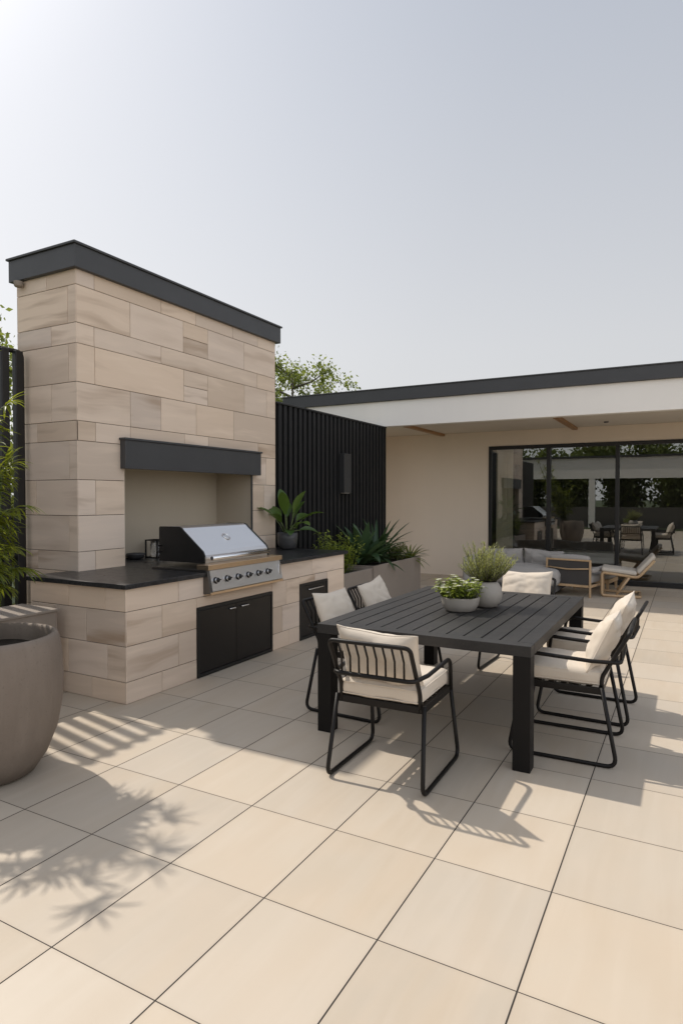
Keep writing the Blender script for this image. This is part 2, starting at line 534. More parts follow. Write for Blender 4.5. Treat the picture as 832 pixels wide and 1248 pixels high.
_c = t.mix(t.math('MULTIPLY', _run, 0.35), _c, (0.27, 0.225, 0.185))
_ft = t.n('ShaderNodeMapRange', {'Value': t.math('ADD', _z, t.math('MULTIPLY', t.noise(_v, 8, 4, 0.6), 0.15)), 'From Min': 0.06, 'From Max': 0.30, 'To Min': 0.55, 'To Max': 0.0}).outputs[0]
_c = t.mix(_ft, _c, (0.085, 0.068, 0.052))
_pits = t.noise(_v, 75, 4, 0.65)
_c = t.mix(t.math('MULTIPLY', t.ramp(_pits, [(0.60, (0, 0, 0)), (0.68, (1, 1, 1))]), 0.35), _c, (0.10, 0.08, 0.064))
M['bowl'] = t.done(t.principled(_c, 0.74, 0, t.bump(t.math('ADD', _pits, t.noise(_v, 14, 3, 0.5)), 0.28, 0.006), 0.3))
M['paleceramic'] = mat_simple('pale_stoneware', (0.335, 0.305, 0.27), 0.62, 0, var=0.10, scale=9, bump=0.12, bscale=150)
M['darkceramic'] = mat_simple('dark_stoneware', (0.060, 0.060, 0.062), 0.40, 0, var=0.2, scale=8, bump=0.06, bscale=120)
M['soil'] = mat_simple('soil', (0.030, 0.022, 0.015), 0.95, 0, var=0.5, scale=40, bump=0.8, bscale=70)
M['bark'] = mat_simple('bark', (0.10, 0.085, 0.065), 0.9, 0, var=0.35, scale=12, bump=0.6, bscale=40)
M['cane'] = mat_simple('green_cane', (0.09, 0.12, 0.035), 0.6, 0, var=0.3, scale=20)
M['garden'] = mat_simple('garden_soil_grass', (0.055, 0.075, 0.025), 0.95, 0, var=0.4, scale=2, bump=0.5, bscale=30)
M['curtain'] = mat_fabric('linen_curtain', (0.86, 0.81, 0.66))
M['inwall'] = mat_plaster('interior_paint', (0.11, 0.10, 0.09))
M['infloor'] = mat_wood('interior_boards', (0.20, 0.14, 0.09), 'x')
M['clear'] = None
t = NT('jar_glass'); M['clear'] = t.done(t.principled(t.mix(t.noise(t.mapping(), 10, 2), (0.75, 0.77, 0.78), (0.85, 0.86, 0.87)), 0.05, 0, None, 0.5, **{'Transmission Weight': 0.9}))
M['palm'] = mat_leaf('palm_leaf', (0.022, 0.050, 0.009), (0.32, 0.35, 0.045), 0.40, 0.45)
M['tree'] = mat_leaf('tree_leaf', (0.075, 0.105, 0.025), (0.27, 0.31, 0.085), 0.55, 0.5)
M['hedge'] = mat_leaf('hedge_leaf', (0.06, 0.085, 0.022), (0.20, 0.24, 0.07), 0.55, 0.4)
M['lime'] = mat_leaf('lime_leaf', (0.12, 0.17, 0.022), (0.40, 0.46, 0.070), 0.5, 0.40)
M['agave'] = mat_leaf('strap_leaf', (0.022, 0.055, 0.022), (0.12, 0.185, 0.085), 0.34, 0.15)
M['bromeliad'] = mat_leaf('bromeliad_leaf', (0.060, 0.095, 0.016), (0.25, 0.27, 0.05), 0.42, 0.25)
M['broad'] = mat_leaf('broad_leaf', (0.035, 0.085, 0.016), (0.17, 0.26, 0.05), 0.33, 0.3, 0.5)
M['rosemary'] = mat_leaf('rosemary_leaf', (0.13, 0.155, 0.045), (0.44, 0.45, 0.19), 0.6, 0.35)
M['petal'] = mat_leaf('white_petal', (0.55, 0.55, 0.40), (0.80, 0.80, 0.72), 0.6, 0.3)

# ------------------------------------------------------------------ setting: ground and terrace
mb = MB()
mb.face([(-400, -400, -0.06), (400, -400, -0.06), (400, 700, -0.06), (-400, 700, -0.06)])
tag(mb.build('ground', M['garden']), kind='structure')

mb = MB()
mb.box(-6.2, 9.0, -9.0, 12.70, -0.12, 0.0)
tag(mb.build('terrace_paving', M['tiles']), kind='structure')

# ------------------------------------------------------------------ stone cladding
def block(mb, P, u0, u1, v0, v1, gap, cham=0.0022, depth=0.009, ends=(True, True)):
    """One stone face on a wall. P(u, v, d) -> point, d = depth behind the face."""
    g0 = gap if ends[0] else 0.0
    g1 = gap if ends[1] else 0.0
    a0, a1, b0, b1 = u0 + g0, u1 - g1, v0 + gap, v1 - gap
    c0 = cham if ends[0] else 0.0
    c1 = cham if ends[1] else 0.0
    off = random.uniform(0, 0.0012)
    out = [P(a0, b0, depth), P(a1, b0, depth), P(a1, b1, depth), P(a0, b1, depth)]
    mid = [P(a0, b0, off + cham), P(a1, b0, off + cham), P(a1, b1, off + cham), P(a0, b1, off + cham)]
    inn = [P(a0 + c0, b0 + cham, off), P(a1 - c1, b0 + cham, off), P(a1 - c1, b1 - cham, off), P(a0 + c0, b1 - cham, off)]
    tone = (random.random(), random.random(), random.random(), 1.0)
    bm = mb.bm
    O = [bm.verts.new(p) for p in out]; D = [bm.verts.new(p) for p in mid]; I = [bm.verts.new(p) for p in inn]
    fs = [bm.faces.new(I)]
    for i in range(4):
        j = (i + 1) % 4
        fs.append(bm.faces.new((O[i], O[j], D[j], D[i])))
        fs.append(bm.faces.new((D[i], D[j], I[j], I[i])))
    mb._paint(fs, tone)

def clad(mb, P, u0, u1, courses, gap=0.0024, corner=(False, False), holes=()):
    """courses: list of (z0, z1, joints[, split]). holes: (a0, a1, z0, z1) left bare. corner: no gap at that end."""
    for cz in courses:
        z0, z1, joints = cz[0], cz[1], cz[2]
        split = cz[3] if len(cz) > 3 else ()
        cuts = [u0] + [j for j in joints if u0 + 0.02 < j < u1 - 0.02] + [u1]
        cuts = sorted(cuts)
        for i in range(len(cuts) - 1):
            parts = [(cuts[i], cuts[i + 1], z0, z1)]
            for h in holes:
                new = []
                for (a, b, c, d) in parts:
                    if b <= h[0] or a >= h[1] or d <= h[2] or c >= h[3]:
                        new.append((a, b, c, d)); continue
                    if a < h[0]: new.append((a, h[0], c, d))
                    if b > h[1]: new.append((h[1], b, c, d))
                    m0, m1 = max(a, h[0]), min(b, h[1])
                    if c < h[2]: new.append((m0, m1, c, h[2]))
                    if d > h[3]: new.append((m0, m1, h[3], d))
                parts = new
            for (a, b, c, d) in parts:
                if b - a < 0.012 or d - c < 0.012:
                    continue
                e = (not (corner[0] and abs(a - u0) < 1e-6), not (corner[1] and abs(b - u1) < 1e-6))
                if i in split:
                    m = (c + d) / 2
                    block(mb, P, a, b, c, m, gap, ends=e); block(mb, P, a, b, m, d, gap, ends=e)
                else:
                    block(mb, P, a, b, c, d, gap, ends=e)

# ------------------------------------------------------------------ barbecue chimney
FX, CY0, CY1, CXB = -4.88, 3.91, 7.06, -5.72      # face x, near y, far y, back x
NY0, NY1, NXB, NTOP = 4.462, 6.530, -5.45, 1.96   # niche
CT = 0.945                                        # counter height
chim = empty('barbecue_chimney', (-5.3, 5.5, 0), 0, 'tall stone-clad barbecue chimney with a dark metal cap and open cooking niche', 'chimney')
def loc(o, root):
    """Meshes are modelled in world coordinates; keep them there under a parent placed elsewhere."""
    o.parent = root
    o.matrix_parent_inverse = root.matrix_basis.inverted()
    return o
def mb_world(mb, name, mat, root):
    return loc(mb.build(name, mat), root)
e = 0.009
mb = MB()
mb.box(CXB + e, FX - e, CY0 + e, NY0 - 0.012, 0.0, NTOP)
mb.box(CXB + e, FX - e, NY1 + 0.012, CY1 - e, 0.0, NTOP)
mb.box(CXB + e, FX - e, CY0 + e, CY1 - e, NTOP + 0.012, 3.70)
mb.box(CXB + e, NXB - 0.012, NY0 - 0.012, NY1 + 0.012, 0.0, NTOP + 0.012)
mb_world(mb, 'core', M['grout'], chim)
Z = [3.70, 3.558, 3.215, 3.029, 2.678, 2.325, 2.143, 1.785, 1.454, 1.122, 0.94, 0.60, 0.25, 0.0]
JF = [[4.116, 4.971, 5.503, 6.162, 6.669], [4.547, 5.302, 5.706, 6.386], [4.11, 4.967, 6.659], [4.115, 5.308, 5.702, 6.39, 6.863],
      [4.543, 4.961, 5.506, 6.175], [4.117, 4.54, 5.314, 5.71, 6.677], [6.85], [4.114, 6.80], [], [4.107, 6.848], [], [], []]
SPL = {1: (2,), 3: (2,)}
JL = [[-5.286], [-4.995], [-5.225], [-4.988], [-5.234], [-5.443], [-4.991], [-5.464], [-5.002], [-5.449], [-5.2], [-5.0], [-5.3]]
mb = MB()
cf = [(Z[i + 1], Z[i], JF[i], SPL.get(i, ())) for i in range(len(Z) - 1) if Z[i + 1] >= 0.93]
clad(mb, lambda u, v, d: Vector((FX - d, u, v)), CY0, CY1, cf, corner=(True, True), holes=[(NY0, NY1, 0.0, NTOP)])
cl = [(Z[i + 1], Z[i], JL[i]) for i in range(len(Z) - 1)]
clad(mb, lambda u, v, d: Vector((u, CY0 + d, v)), CXB, FX, cl, corner=(True, True))
clad(mb, lambda u, v, d: Vector((u, CY1 - d, v)), CXB, FX, cl, corner=(True, True))
clad(mb, lambda u, v, d: Vector((CXB + d, u, v)), CY0, CY1, [(Z[i + 1], Z[i], JF[i] if JF[i] else [5.2, 6.1]) for i in range(len(Z) - 1)], corner=(True, True))
mb_world(mb, 'stone_facing', M['stone'], chim)
# niche lining (plaster), five sheets set just inside the opening
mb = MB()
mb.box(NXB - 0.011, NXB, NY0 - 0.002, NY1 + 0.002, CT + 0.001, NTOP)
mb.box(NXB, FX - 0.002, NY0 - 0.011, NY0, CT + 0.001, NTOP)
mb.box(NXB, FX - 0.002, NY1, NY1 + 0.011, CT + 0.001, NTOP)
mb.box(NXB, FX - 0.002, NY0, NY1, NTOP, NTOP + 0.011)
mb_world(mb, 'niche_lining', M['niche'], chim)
mb = MB()
mb.box(FX + 0.001, FX + 0.012, NY1 - 0.016, NY1 + 0.010, CT + 0.002, NTOP - 0.05)
mb_world(mb, 'niche_edge_trim', M['charcoal'], chim)
mb = MB()
mb.box(CXB - 0.06, FX + 0.045, CY0 - 0.045, CY1 + 0.07, 3.695, 3.900, bev=0.004)
mb.box(CXB - 0.078, FX + 0.063, CY0 - 0.063, CY1 + 0.088, 3.9005, 3.922, bev=0.003)
mb_world(mb, 'cap', M['charcoal'], chim)
mb = MB()
mb.box(FX + 0.003, FX + 0.075, 4.405, 6.635, 1.905, 2.184, bev=0.003)
mb.box(FX + 0.003, FX + 0.090, 4.390, 6.650, 2.1845, 2.206, bev=0.003)
mb_world(mb, 'niche_hood', M['charcoal'], chim)
mb = MB()
mb.lathe([(0.0, 0.0), (0.035, 0.0), (0.042, 0.012), (0.042, 0.05)], 20, M=Matrix.Translation((-5.62, 3.86, 3.63)))
mb_world(mb, 'soffit_light', M['concrete'], chim)

# ------------------------------------------------------------------ outdoor kitchen counter
KX, KY0, KY1, KXB = -3.83, 3.50, 7.06, -4.98
cnt = empty('kitchen_counter', (-4.3, 5.3, 0), 0, 'L-shaped stone barbecue counter with black granite top in front of the chimney', 'counter')
mb = MB()
mb.box(FX + 0.002, KX - e, KY0 + e, KY1 - e, 0, 0.903)
mb.box(KXB + e, FX + 0.002, KY0 + e, CY0 - 0.003, 0, 0.903)
mb_world(mb, 'core', M['grout'], cnt)
CZ = [0.905, 0.725, 0.452, 0.172, 0.0]
CJ = [[4.086, 6.29], [3.892, 5.75, 6.35], [4.082, 5.67, 6.80], [3.888, 5.80]]
CL = [[-4.49, -4.06], [-4.28, -4.66], [-4.5, -4.036], [-4.22, -4.75]]
mb = MB()
holes = [(4.408, 5.552, 0.745, 1.0), (4.312, 5.473, 0.0, 0.634), (6.015, 6.635, 0.0, 0.640)]
clad(mb, lambda u, v, d: Vector((KX - d, u, v)), KY0, KY1, [(CZ[i + 1], CZ[i], CJ[i]) for i in range(4)], corner=(True, True), holes=holes)
clad(mb, lambda u, v, d: Vector((u, KY0 + d, v)), KXB, KX, [(CZ[i + 1], CZ[i], CL[i]) for i in range(4)], corner=(True, True))
clad(mb, lambda u, v, d: Vector((u, KY1 - d, v)), FX, KX, [(CZ[i + 1], CZ[i], CL[i]) for i in range(4)], corner=(True, True))
mb_world(mb, 'stone_facing', M['stone'], cnt)
mb = MB()
G0, G1 = 4.40, 5.56
mb.box(FX + 0.004, -3.797, 3.47, G0 - 0.003, 0.907, CT, bev=0.004)
mb.box(FX + 0.004, -3.797, G1 + 0.003, 7.115, 0.907, CT, bev=0.004)
mb.box(FX + 0.004, -4.47, G0 - 0.001, G1 + 0.001, 0.907, CT)
mb.box(-5.00, FX + 0.002, 3.47, CY0 - 0.003, 0.907, CT, bev=0.003)
mb.box(NXB + 0.001, FX + 0.002, NY0 + 0.001, NY1 - 0.001, 0.907, CT - 0.001)
mb_world(mb, 'countertop', M['granite'], cnt)
def cabinet(y0, y1, z1, doors, handles, label=None):
    m = MB()
    x0, x1 = KX - 0.006, KX + 0.012
    w = 0.028
    m.box(x0, x1, y0, y1, z1 - w, z1, bev=0.002); m.box(x0, x1, y0, y1, 0.004, 0.035, bev=0.002)
    m.box(x0, x1, y0, y0 + w, 0.0352, z1 - w - 0.0002, bev=0.002); m.box(x0, x1, y1 - w, y1, 0.0352, z1 - w - 0.0002, bev=0.002)
    f = mb_world(m, 'cabinet_frame', M['black'], cnt)
    for (a, b), (ha, hb, hz) in zip(doors, handles):
        m = MB()
        m.box(x0, x1 - 0.006, a + 0.0025, b - 0.0025, 0.0385, z1 - w - 0.004, bev=0.003)
        d = mb_world(m, 'cabinet_door', M['door'], cnt)
        m = MB()
        xx = x1 - 0.006
        m.tube(fillet([(xx, ha + 0.006, hz), (xx + 0.026, ha + 0.006, hz), (xx + 0.026, hb - 0.006, hz), (xx, hb - 0.006, hz)], 0.008), 0.0065, n=10)
        h = m.build('handle', M['chrome'])
        h.parent = d
cabinet(4.312, 5.473, 0.634, [(4.34, 4.868), (4.868, 5.445)], [(4.745, 4.835, 0.565), (4.925, 5.04, 0.565)])
cabinet(6.015, 6.635, 0.640, [(6.043, 6.607)], [(6.17, 6.50, 0.567)])

# ------------------------------------------------------------------ gas grill
grill = empty('gas_grill', (-4.1, 4.98, 0.75), 0, 'built-in stainless steel gas grill with six knobs and closed hood', 'grill')
mb = MB()
mb.box(-4.46, -3.796, G0, G1, 0.748, 0.965, bev=0.004)
mb.prism([(-3.7958, 0.750), (-3.744, 0.750), (-3.790, 0.9648), (-3.7958, 0.9648)], 'y', G0, G0 + 0.034)
mb_world(mb, 'control_box', M['steel_dark'], grill)
mb = MB()
mb.box(-3.90, -3.762, G0 - 0.006, G1 + 0.006, 0.9655, 1.012, bev=0.004)
mb.box(-3.7955, -3.742, G0 + 0.002, G1 - 0.002, 0.742, 0.765, bev=0.003)
mb_world(mb, 'warm_trim', M['bronze'], grill)
mb = MB()
mb.prism([(-3.7955, 0.768), (-3.750, 0.768), (-3.746, 0.772), (-3.784, 0.958), (-3.788, 0.962), (-3.7955, 0.962)], 'y', G0 + 0.035, G1 - 0.012)
plate = mb_world(mb, 'control_panel', M['steel'], grill)
def sub(mb, name, mat, part):
    o = mb.build(name, mat)
    o.parent = part
    return o
for ky in (4.475, 4.637, 4.799, 4.961, 5.123, 5.285):
    mb = MB()
    RX = Matrix.Translation((-3.7652, ky + 0.02, 0.866)) @ Matrix.Rotation(R(90 - 11.5), 4, 'Y')
    mb.lathe([(0.031, 0.0), (0.031, 0.006), (0.026, 0.009), (0.024, 0.010), (0.022, 0.032), (0.018, 0.037), (0.0, 0.037)], 24, M=RX)
    mb.box(-0.005, 0.005, -0.022, 0.022, 0.034, 0.048, bev=0.002, M=RX @ Matrix.Rotation(R(random.uniform(-20, 25)), 4, 'Z'))
    sub(mb, 'knob', M['black'], plate)
    mb = MB()
    mb.lathe([(0.0232, 0.014), (0.0245, 0.016), (0.0245, 0.024), (0.0232, 0.026)], 24, M=RX, cap_bottom=False)
    sub(mb, 'knob_ring', M['chrome'], plate)
mb = MB()
mb.box(-3.765, -3.755, G1 - 0.055, G1 - 0.030, 0.80, 0.93, bev=0.003)
sub(mb, 'rotisserie_bracket', M['chrome'], plate)
H0, H1 = 4.50, 5.515
prof = [(-4.46, 1.0125), (-4.46, 1.325), (-4.45, 1.340), (-4.215, 1.342), (-4.185, 1.330), (-4.16, 1.305), (-3.925, 1.118), (-3.905, 1.085), (-3.905, 1.0125)]
mb = MB(); mb.prism(prof, 'y', H0 + 0.016, H1 - 0.016)
hood = mb_world(mb, 'hood', M['steel'], grill)
mb = MB()
big = [(x + (0.004 if x > -4.3 else -0.004), z + (0.004 if z > 1.1 else 0)) for x, z in prof]
for ya in (H0, H1 - 0.0158):
    mb = MB(); mb.prism(big, 'y', ya, ya + 0.0158)
    mb_world(mb, 'hood_end_cap', M['black'], grill)
mb = MB()
hp = [(-3.855, H0 + 0.05, 1.058), (-3.855, H1 - 0.05, 1.058)]
mb.tube(hp, 0.019, n=18)
for yy in (H0 + 0.075, H1 - 0.075):
    mb.box(-3.905, -3.855, yy - 0.012, yy + 0.012, 1.048, 1.068, bev=0.003)
mb_world(mb, 'hood_handle', M['chrome'], grill)
mb = MB()
sl = Vector((-3.925 + 4.16, 0, 1.118 - 1.305)).normalized()
nn = Vector((-sl.z, 0, sl.x))
RB = Matrix.Translation(Vector((-4.062, 5.01, 1.227)) + nn * 0.0012) @ nn.to_track_quat('Z', 'Y').to_matrix().to_4x4()
mb.lathe([(0.046, 0.0), (0.046, 0.008), (0.042, 0.011), (0.036, 0.011), (0.034, 0.006)], 32, M=RB, cap_bottom=False)
sub(mb, 'gauge_ring', M['chrome'], hood)
mb = MB()
mb.lathe([(0.034, 0.003), (0.034, 0.006), (0.0, 0.0061)], 32, M=RB)
mb.box(-0.0015, 0.0015, -0.004, 0.024, 0.0062, 0.0075, M=RB @ Matrix.Rotation(R(40), 4, 'Z'))
sub(mb, 'gauge_face', mat_simple('gauge_face', (0.55, 0.56, 0.58), 0.3), hood)
mb = MB()
mb.tube(fillet([(-4.44, H0 - 0.004, 1.10), (-4.44, H0 - 0.05, 1.10), (-4.44, H0 - 0.05, 1.16), (-4.44, H0 - 0.004, 1.16)], 0.01), 0.006, n=8)
mb_world(mb, 'side_hook', M['black'], grill)

# things standing in the niche
jar = empty('jar_holder', (-5.27, 5.25, CT - 0.001), R(12), 'glass storage jar in a square black frame standing in the chimney niche', 'jar')
mb = MB()
s, h = 0.072, 0.205
for sx in (-1, 1):
    for sy in (-1, 1):
        mb.box(sx * s - 0.007, sx * s + 0.007, sy * s - 0.007, sy * s + 0.007, 0, h)
for z in (0, h - 0.012):
    mb.box(-s + 0.0072, s - 0.0072, -s - 0.0065, -s + 0.0065, z, z + 0.012); mb.box(-s + 0.0072, s - 0.0072, s - 0.0065, s + 0.0065, z, z + 0.012)
    mb.box(-s - 0.0065, -s + 0.0065, -s + 0.0072, s - 0.0072, z, z + 0.012); mb.box(s - 0.0065, s + 0.0065, -s + 0.0072, s - 0.0072, z, z + 0.012)
mb.box(-s + 0.007, s - 0.007, -s + 0.007, s - 0.007, 0.001, 0.008)
mb.build('holder_frame', M['black'], jar)
mb = MB(); mb.lathe([(0.05, 0.009), (0.054, 0.014), (0.054, 0.15), (0.046, 0.165), (0.046, 0.172)], 28)
mb.build('glass_body', M['clear'], jar)
mb = MB(); mb.lathe([(0.05, 0.172), (0.05, 0.186), (0.0, 0.188)], 28)
mb.build('lid', M['steel_dark'], jar)
mb = MB()
mb.lathe([(0.05, 0.0), (0.085, 0.012), (0.098, 0.05), (0.102, 0.062), (0.096, 0.063), (0.085, 0.045), (0.05, 0.018), (0.0, 0.016)], 32)
o = mb.build('serving_bowl', M['darkceramic'], None, (-5.33, 5.02, CT - 0.001))
tag(o, 'small dark bowl beside the jar at the back of the chimney niche', 'bowl')

# ------------------------------------------------------------------ black slatted wall and its lamp
BX, BY0, BY1, BZ = -4.862, 7.075, 10.56, 2.90
wall = empty('slatted_screen_wall', (BX - 0.05, 8.8, 0), 0, 'black vertical-batten screen wall between the chimney and the house', 'screen wall')
mb = MB()
mb.box(BX - 0.16, BX - 0.040, BY0, BY1, 0.0, BZ - 0.012)
mb_world(mb, 'backing_panel', M['black'], wall)
mb = MB()
nb = 27
p = (BY1 - BY0 - 0.04) / nb
for i in range(nb):
    y = BY0 + 0.02 + p * (i + 0.5)
    mb.box(BX - 0.0395, BX + random.uniform(-0.0015, 0.0015), y - p * 0.29, y + p * 0.29, 0.002, BZ - 0.0125, bev=0.003)
mb_world(mb, 'batten', M['batten'], wall)
mb = MB()
mb.box(BX - 0.175, BX + 0.014, BY0, BY1 + 0.014, BZ - 0.012, BZ + 0.014, bev=0.003)
mb.box(BX - 0.16, BX + 0.004, BY1 - 0.012, BY1 + 0.008, 0.0, BZ - 0.0125, bev=0.002)
mb_world(mb, 'top_rail', M['black'], wall)
lamp = empty('wall_lamp', (BX, 8.92, 2.0), 0, 'black box wall lamp fixed to the slatted screen wall', 'lamp')
mb = MB()
mb.box(BX + 0.002, BX + 0.095, 8.80, 9.035, 1.695, 2.32, bev=0.004)
mb_world(mb, 'lamp_body', mat_simple('lamp_metal', (0.028, 0.028, 0.029), 0.4), lamp)
mb = MB()
mb.box(BX + 0.02, BX + 0.08, 8.83, 9.005, 1.690, 1.6945)
mb_world(mb, 'lens', M['white'], lamp)

# ------------------------------------------------------------------ left metal fence
FXL, FZ0, FZ1 = -5.55, 0.0, 3.00
fence = empty('metal_fence', (FXL, 1.6, 0), 0, 'black metal fence of upright slats left of the chimney', 'fence')
mb = MB()
y = 3.795
while y > -0.9:
    mb.box(FXL - 0.03, FXL + 0.03, y - 0.040, y + 0.036, FZ0, FZ1, bev=0.006)
    y -= 0.139
mb_world(mb, 'slat', M['black'], fence)
mb = MB()
for a, b in ((-0.95, 3.865),):
    pts = fillet([(FXL - 0.045, a, 0.0), (FXL - 0.045, a, FZ1 + 0.005), (FXL - 0.045, b, FZ1 + 0.005), (FXL - 0.045, b, 0.0)], 0.06)
    mb.tube(pts, 0.022, n=10)
mb.box(FXL - 0.075, FXL - 0.032, -0.9, 3.83, 1.02, 1.07)
mb_world(mb, 'fence_frame', M['black'], fence)

# ------------------------------------------------------------------ house with covered terrace
house = empty('flat_roofed_house', (-1, 12.7, 0), 0, 'low beige rendered house with deep flat roof and covered terrace', 'house')
HY, FY = 12.70, 10.52
CEIL, FB, FT, RT = 2.955, 2.915, 3.372, 3.600
mb = MB()
mb.box(-6.4, -3.555, HY, HY + 0.28, 0, CEIL - 0.002)
mb.box(-3.555, 3.6, HY, HY + 0.28, 2.655, CEIL - 0.002)
mb.box(3.6, 5.4, HY, HY + 0.28, 0, CEIL - 0.002)
mb.box(-6.4, -6.15, FY + 0.2, HY - 0.002, 0, CEIL - 0.002)
mb.box(5.15, 5.4, FY + 0.2, HY - 0.002, 0, CEIL - 0.002)
mb_world(mb, 'wall', M['plaster'], house)
mb = MB()
mb.box(-6.9, 5.6, FY + 0.16, HY + 0.28, CEIL, CEIL + 0.1)
mb_world(mb, 'ceiling', M['ceiling'], house)
mb = MB()
mb.box(-7.0, 5.7, FY, FY + 0.159, FB, FT, bev=0.004)
mb.box(-7.0, -6.85, FY + 0.16, 19.9, FB, FT)
mb_world(mb, 'fascia', M['white'], house)
mb = MB()
mb.box(-7.06, 5.8, FY - 0.05, 20.0, FT + 0.001, RT - 0.016, bev=0.004)
mb.box(-7.075, 5.82, FY - 0.065, 20.02, RT - 0.0155, RT + 0.005, bev=0.003)
mb_world(mb, 'roof', M['charcoal'], house)
for bx in (-4.53, -1.90):
    mb = MB(); mb.box(bx - 0.045, bx + 0.045, FY + 0.165, HY - 0.004, CEIL - 0.05, CEIL - 0.001, bev=0.003)
    mb_world(mb, 'ceiling_beam', M['beam'], house)
mb = MB(); mb.lathe([(0.0, 0.0), (0.035, 0.0), (0.04, 0.006), (0.04, 0.02)], 20, M=Matrix.Translation((-1.28, 12.0, CEIL - 0.020)))
mb_world(mb, 'downlight', M['charcoal'], house)
# interior shell
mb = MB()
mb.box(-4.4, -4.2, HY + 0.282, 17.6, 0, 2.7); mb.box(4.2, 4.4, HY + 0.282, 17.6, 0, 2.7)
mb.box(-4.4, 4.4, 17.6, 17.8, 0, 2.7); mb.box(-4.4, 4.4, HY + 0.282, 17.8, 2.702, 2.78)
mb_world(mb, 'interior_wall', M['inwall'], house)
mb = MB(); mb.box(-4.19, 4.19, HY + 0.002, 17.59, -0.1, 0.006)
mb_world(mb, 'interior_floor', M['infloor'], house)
# sliding glass doors
mull = [-3.555, -2.385, -1.155, 0.06, 1.26, 2.44, 3.6]
mb = MB()
mb.box(-3.553, 3.598, HY - 0.022, HY + 0.10, 2.585, 2.653, bev=0.003)
mb.box(-3.553, 3.598, HY - 0.022, HY + 0.10, 0.004, 0.095, bev=0.003)
for i, x in enumerate(mull):
    w = 0.035
    x0, x1 = (x + 0.002, x + 0.062) if i == 0 else ((x - 0.062, x - 0.002) if i == len(mull) - 1 else (x - w, x + w))
    mb.box(x0, x1, HY - 0.018, HY + 0.09, 0.0955, 2.5845, bev=0.003)
sd = mb_world(mb, 'sliding_door', M['black'], house)
for i in range(len(mull) - 1):
    mb = MB()
    yo = HY + 0.02 + (0.03 if i % 2 else 0)
    a, b = mull[i] + (0.063 if i == 0 else 0.036), mull[i + 1] - (0.063 if i == len(mull) - 2 else 0.036)
    mb.face([(a, yo, 0.096), (b, yo, 0.096), (b, yo, 2.584), (a, yo, 2.584)])
    sub(mb, 'pane', M['glass'], sd)

# inside the room
cur = MB()
rows = []
for zi in range(2):
    row = []
    for k in range(81):
        x = -3.46 + 0.34 * k / 80
        row.append(Vector((x, 12.93 + 0.035 * math.sin(k * 0.98) + 0.012 * math.sin(k * 0.37), [0.02, 2.64][zi])))
    rows.append(row)
cur.grid(rows)
tag(cur.build('curtain', M['curtain']), 'pale linen curtain hanging inside the left pane of the sliding doors', 'curtain')
bench = empty('low_cabinet', (-2.5, 15.2, 0.006), 0, 'long low white bench seen through the dark glass', 'bench')
mb = MB(); mb.box(-1.1, 1.1, -0.3, 0.3, 0.16, 0.40, bev=0.03, seg=3); mb.build('seat', M['white'], bench)
mb = MB(); mb.box(-1.0, -0.92, -0.25, 0.25, 0.0, 0.158); mb.build('leg', M['black'], bench)
mb = MB(); mb.box(0.92, 1.0, -0.25, 0.25, 0.0, 0.158); mb.build('leg', M['black'], bench)
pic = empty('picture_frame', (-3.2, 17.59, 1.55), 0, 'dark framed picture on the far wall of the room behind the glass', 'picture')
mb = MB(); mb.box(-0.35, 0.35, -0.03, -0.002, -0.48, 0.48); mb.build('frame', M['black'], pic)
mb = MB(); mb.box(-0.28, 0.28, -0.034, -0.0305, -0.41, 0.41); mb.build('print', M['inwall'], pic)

# ------------------------------------------------------------------ dining table
TX0, TX1, TY0, TY1, TZ = -2.245, -0.795, 3.75, 5.87, 0.75
table = empty('dining_table', ((TX0 + TX1) / 2, (TY0 + TY1) / 2, 0), 0, 'large rectangular dark slatted outdoor dining table with square legs', 'table')
hx, hy = (TX1 - TX0) / 2, (TY1 - TY0) / 2
mb = MB()
bw = 0.095
z0, z1 = TZ - 0.066, TZ
mb.box(-hx, hx, -hy, -hy + bw, z0, z1, bev=0.003); mb.box(-hx, hx, hy - bw, hy, z0, z1, bev=0.003)
mb.box(-hx, -hx + bw, -hy + bw + 0.001, hy - bw - 0.001, z0, z1, bev=0.003); mb.box(hx - bw, hx, -hy + bw + 0.001, hy - bw - 0.001, z0, z1, bev=0.003)
mb.build('table_frame', M['table'], table)
mb = MB()
ns = 11
wi = 2 * (hx - bw)
p = wi / ns
for i in range(ns):
    x = -hx + bw + p * (i + 0.5)
    mb.box(x - p / 2 + 0.005, x + p / 2 - 0.005, -hy + bw + 0.003, hy - bw - 0.003, TZ - 0.026, TZ - 0.0008 - random.uniform(0, 0.001), bev=0.002)
mb.build('tabletop_slats', M['table'], table)
mb = MB()
for yy in (-hy * 0.5, 0, hy * 0.5):
    mb.box(-hx + bw - 0.02, hx - bw + 0.02, yy - 0.03, yy + 0.03, TZ - 0.06, TZ - 0.0265)
mb.build('cross_rail', M['black'], table)
for sx in (-1, 1):
    for sy in (-1, 1):
        mb = MB()
        x, y = sx * (hx - 0.054), sy * (hy - 0.054)
        mb.box(x - 0.052, x + 0.052, y - 0.052, y + 0.052, 0.0, z0 - 0.0005, bev=0.003)
        mb.build('leg', M['tableleg'], table)

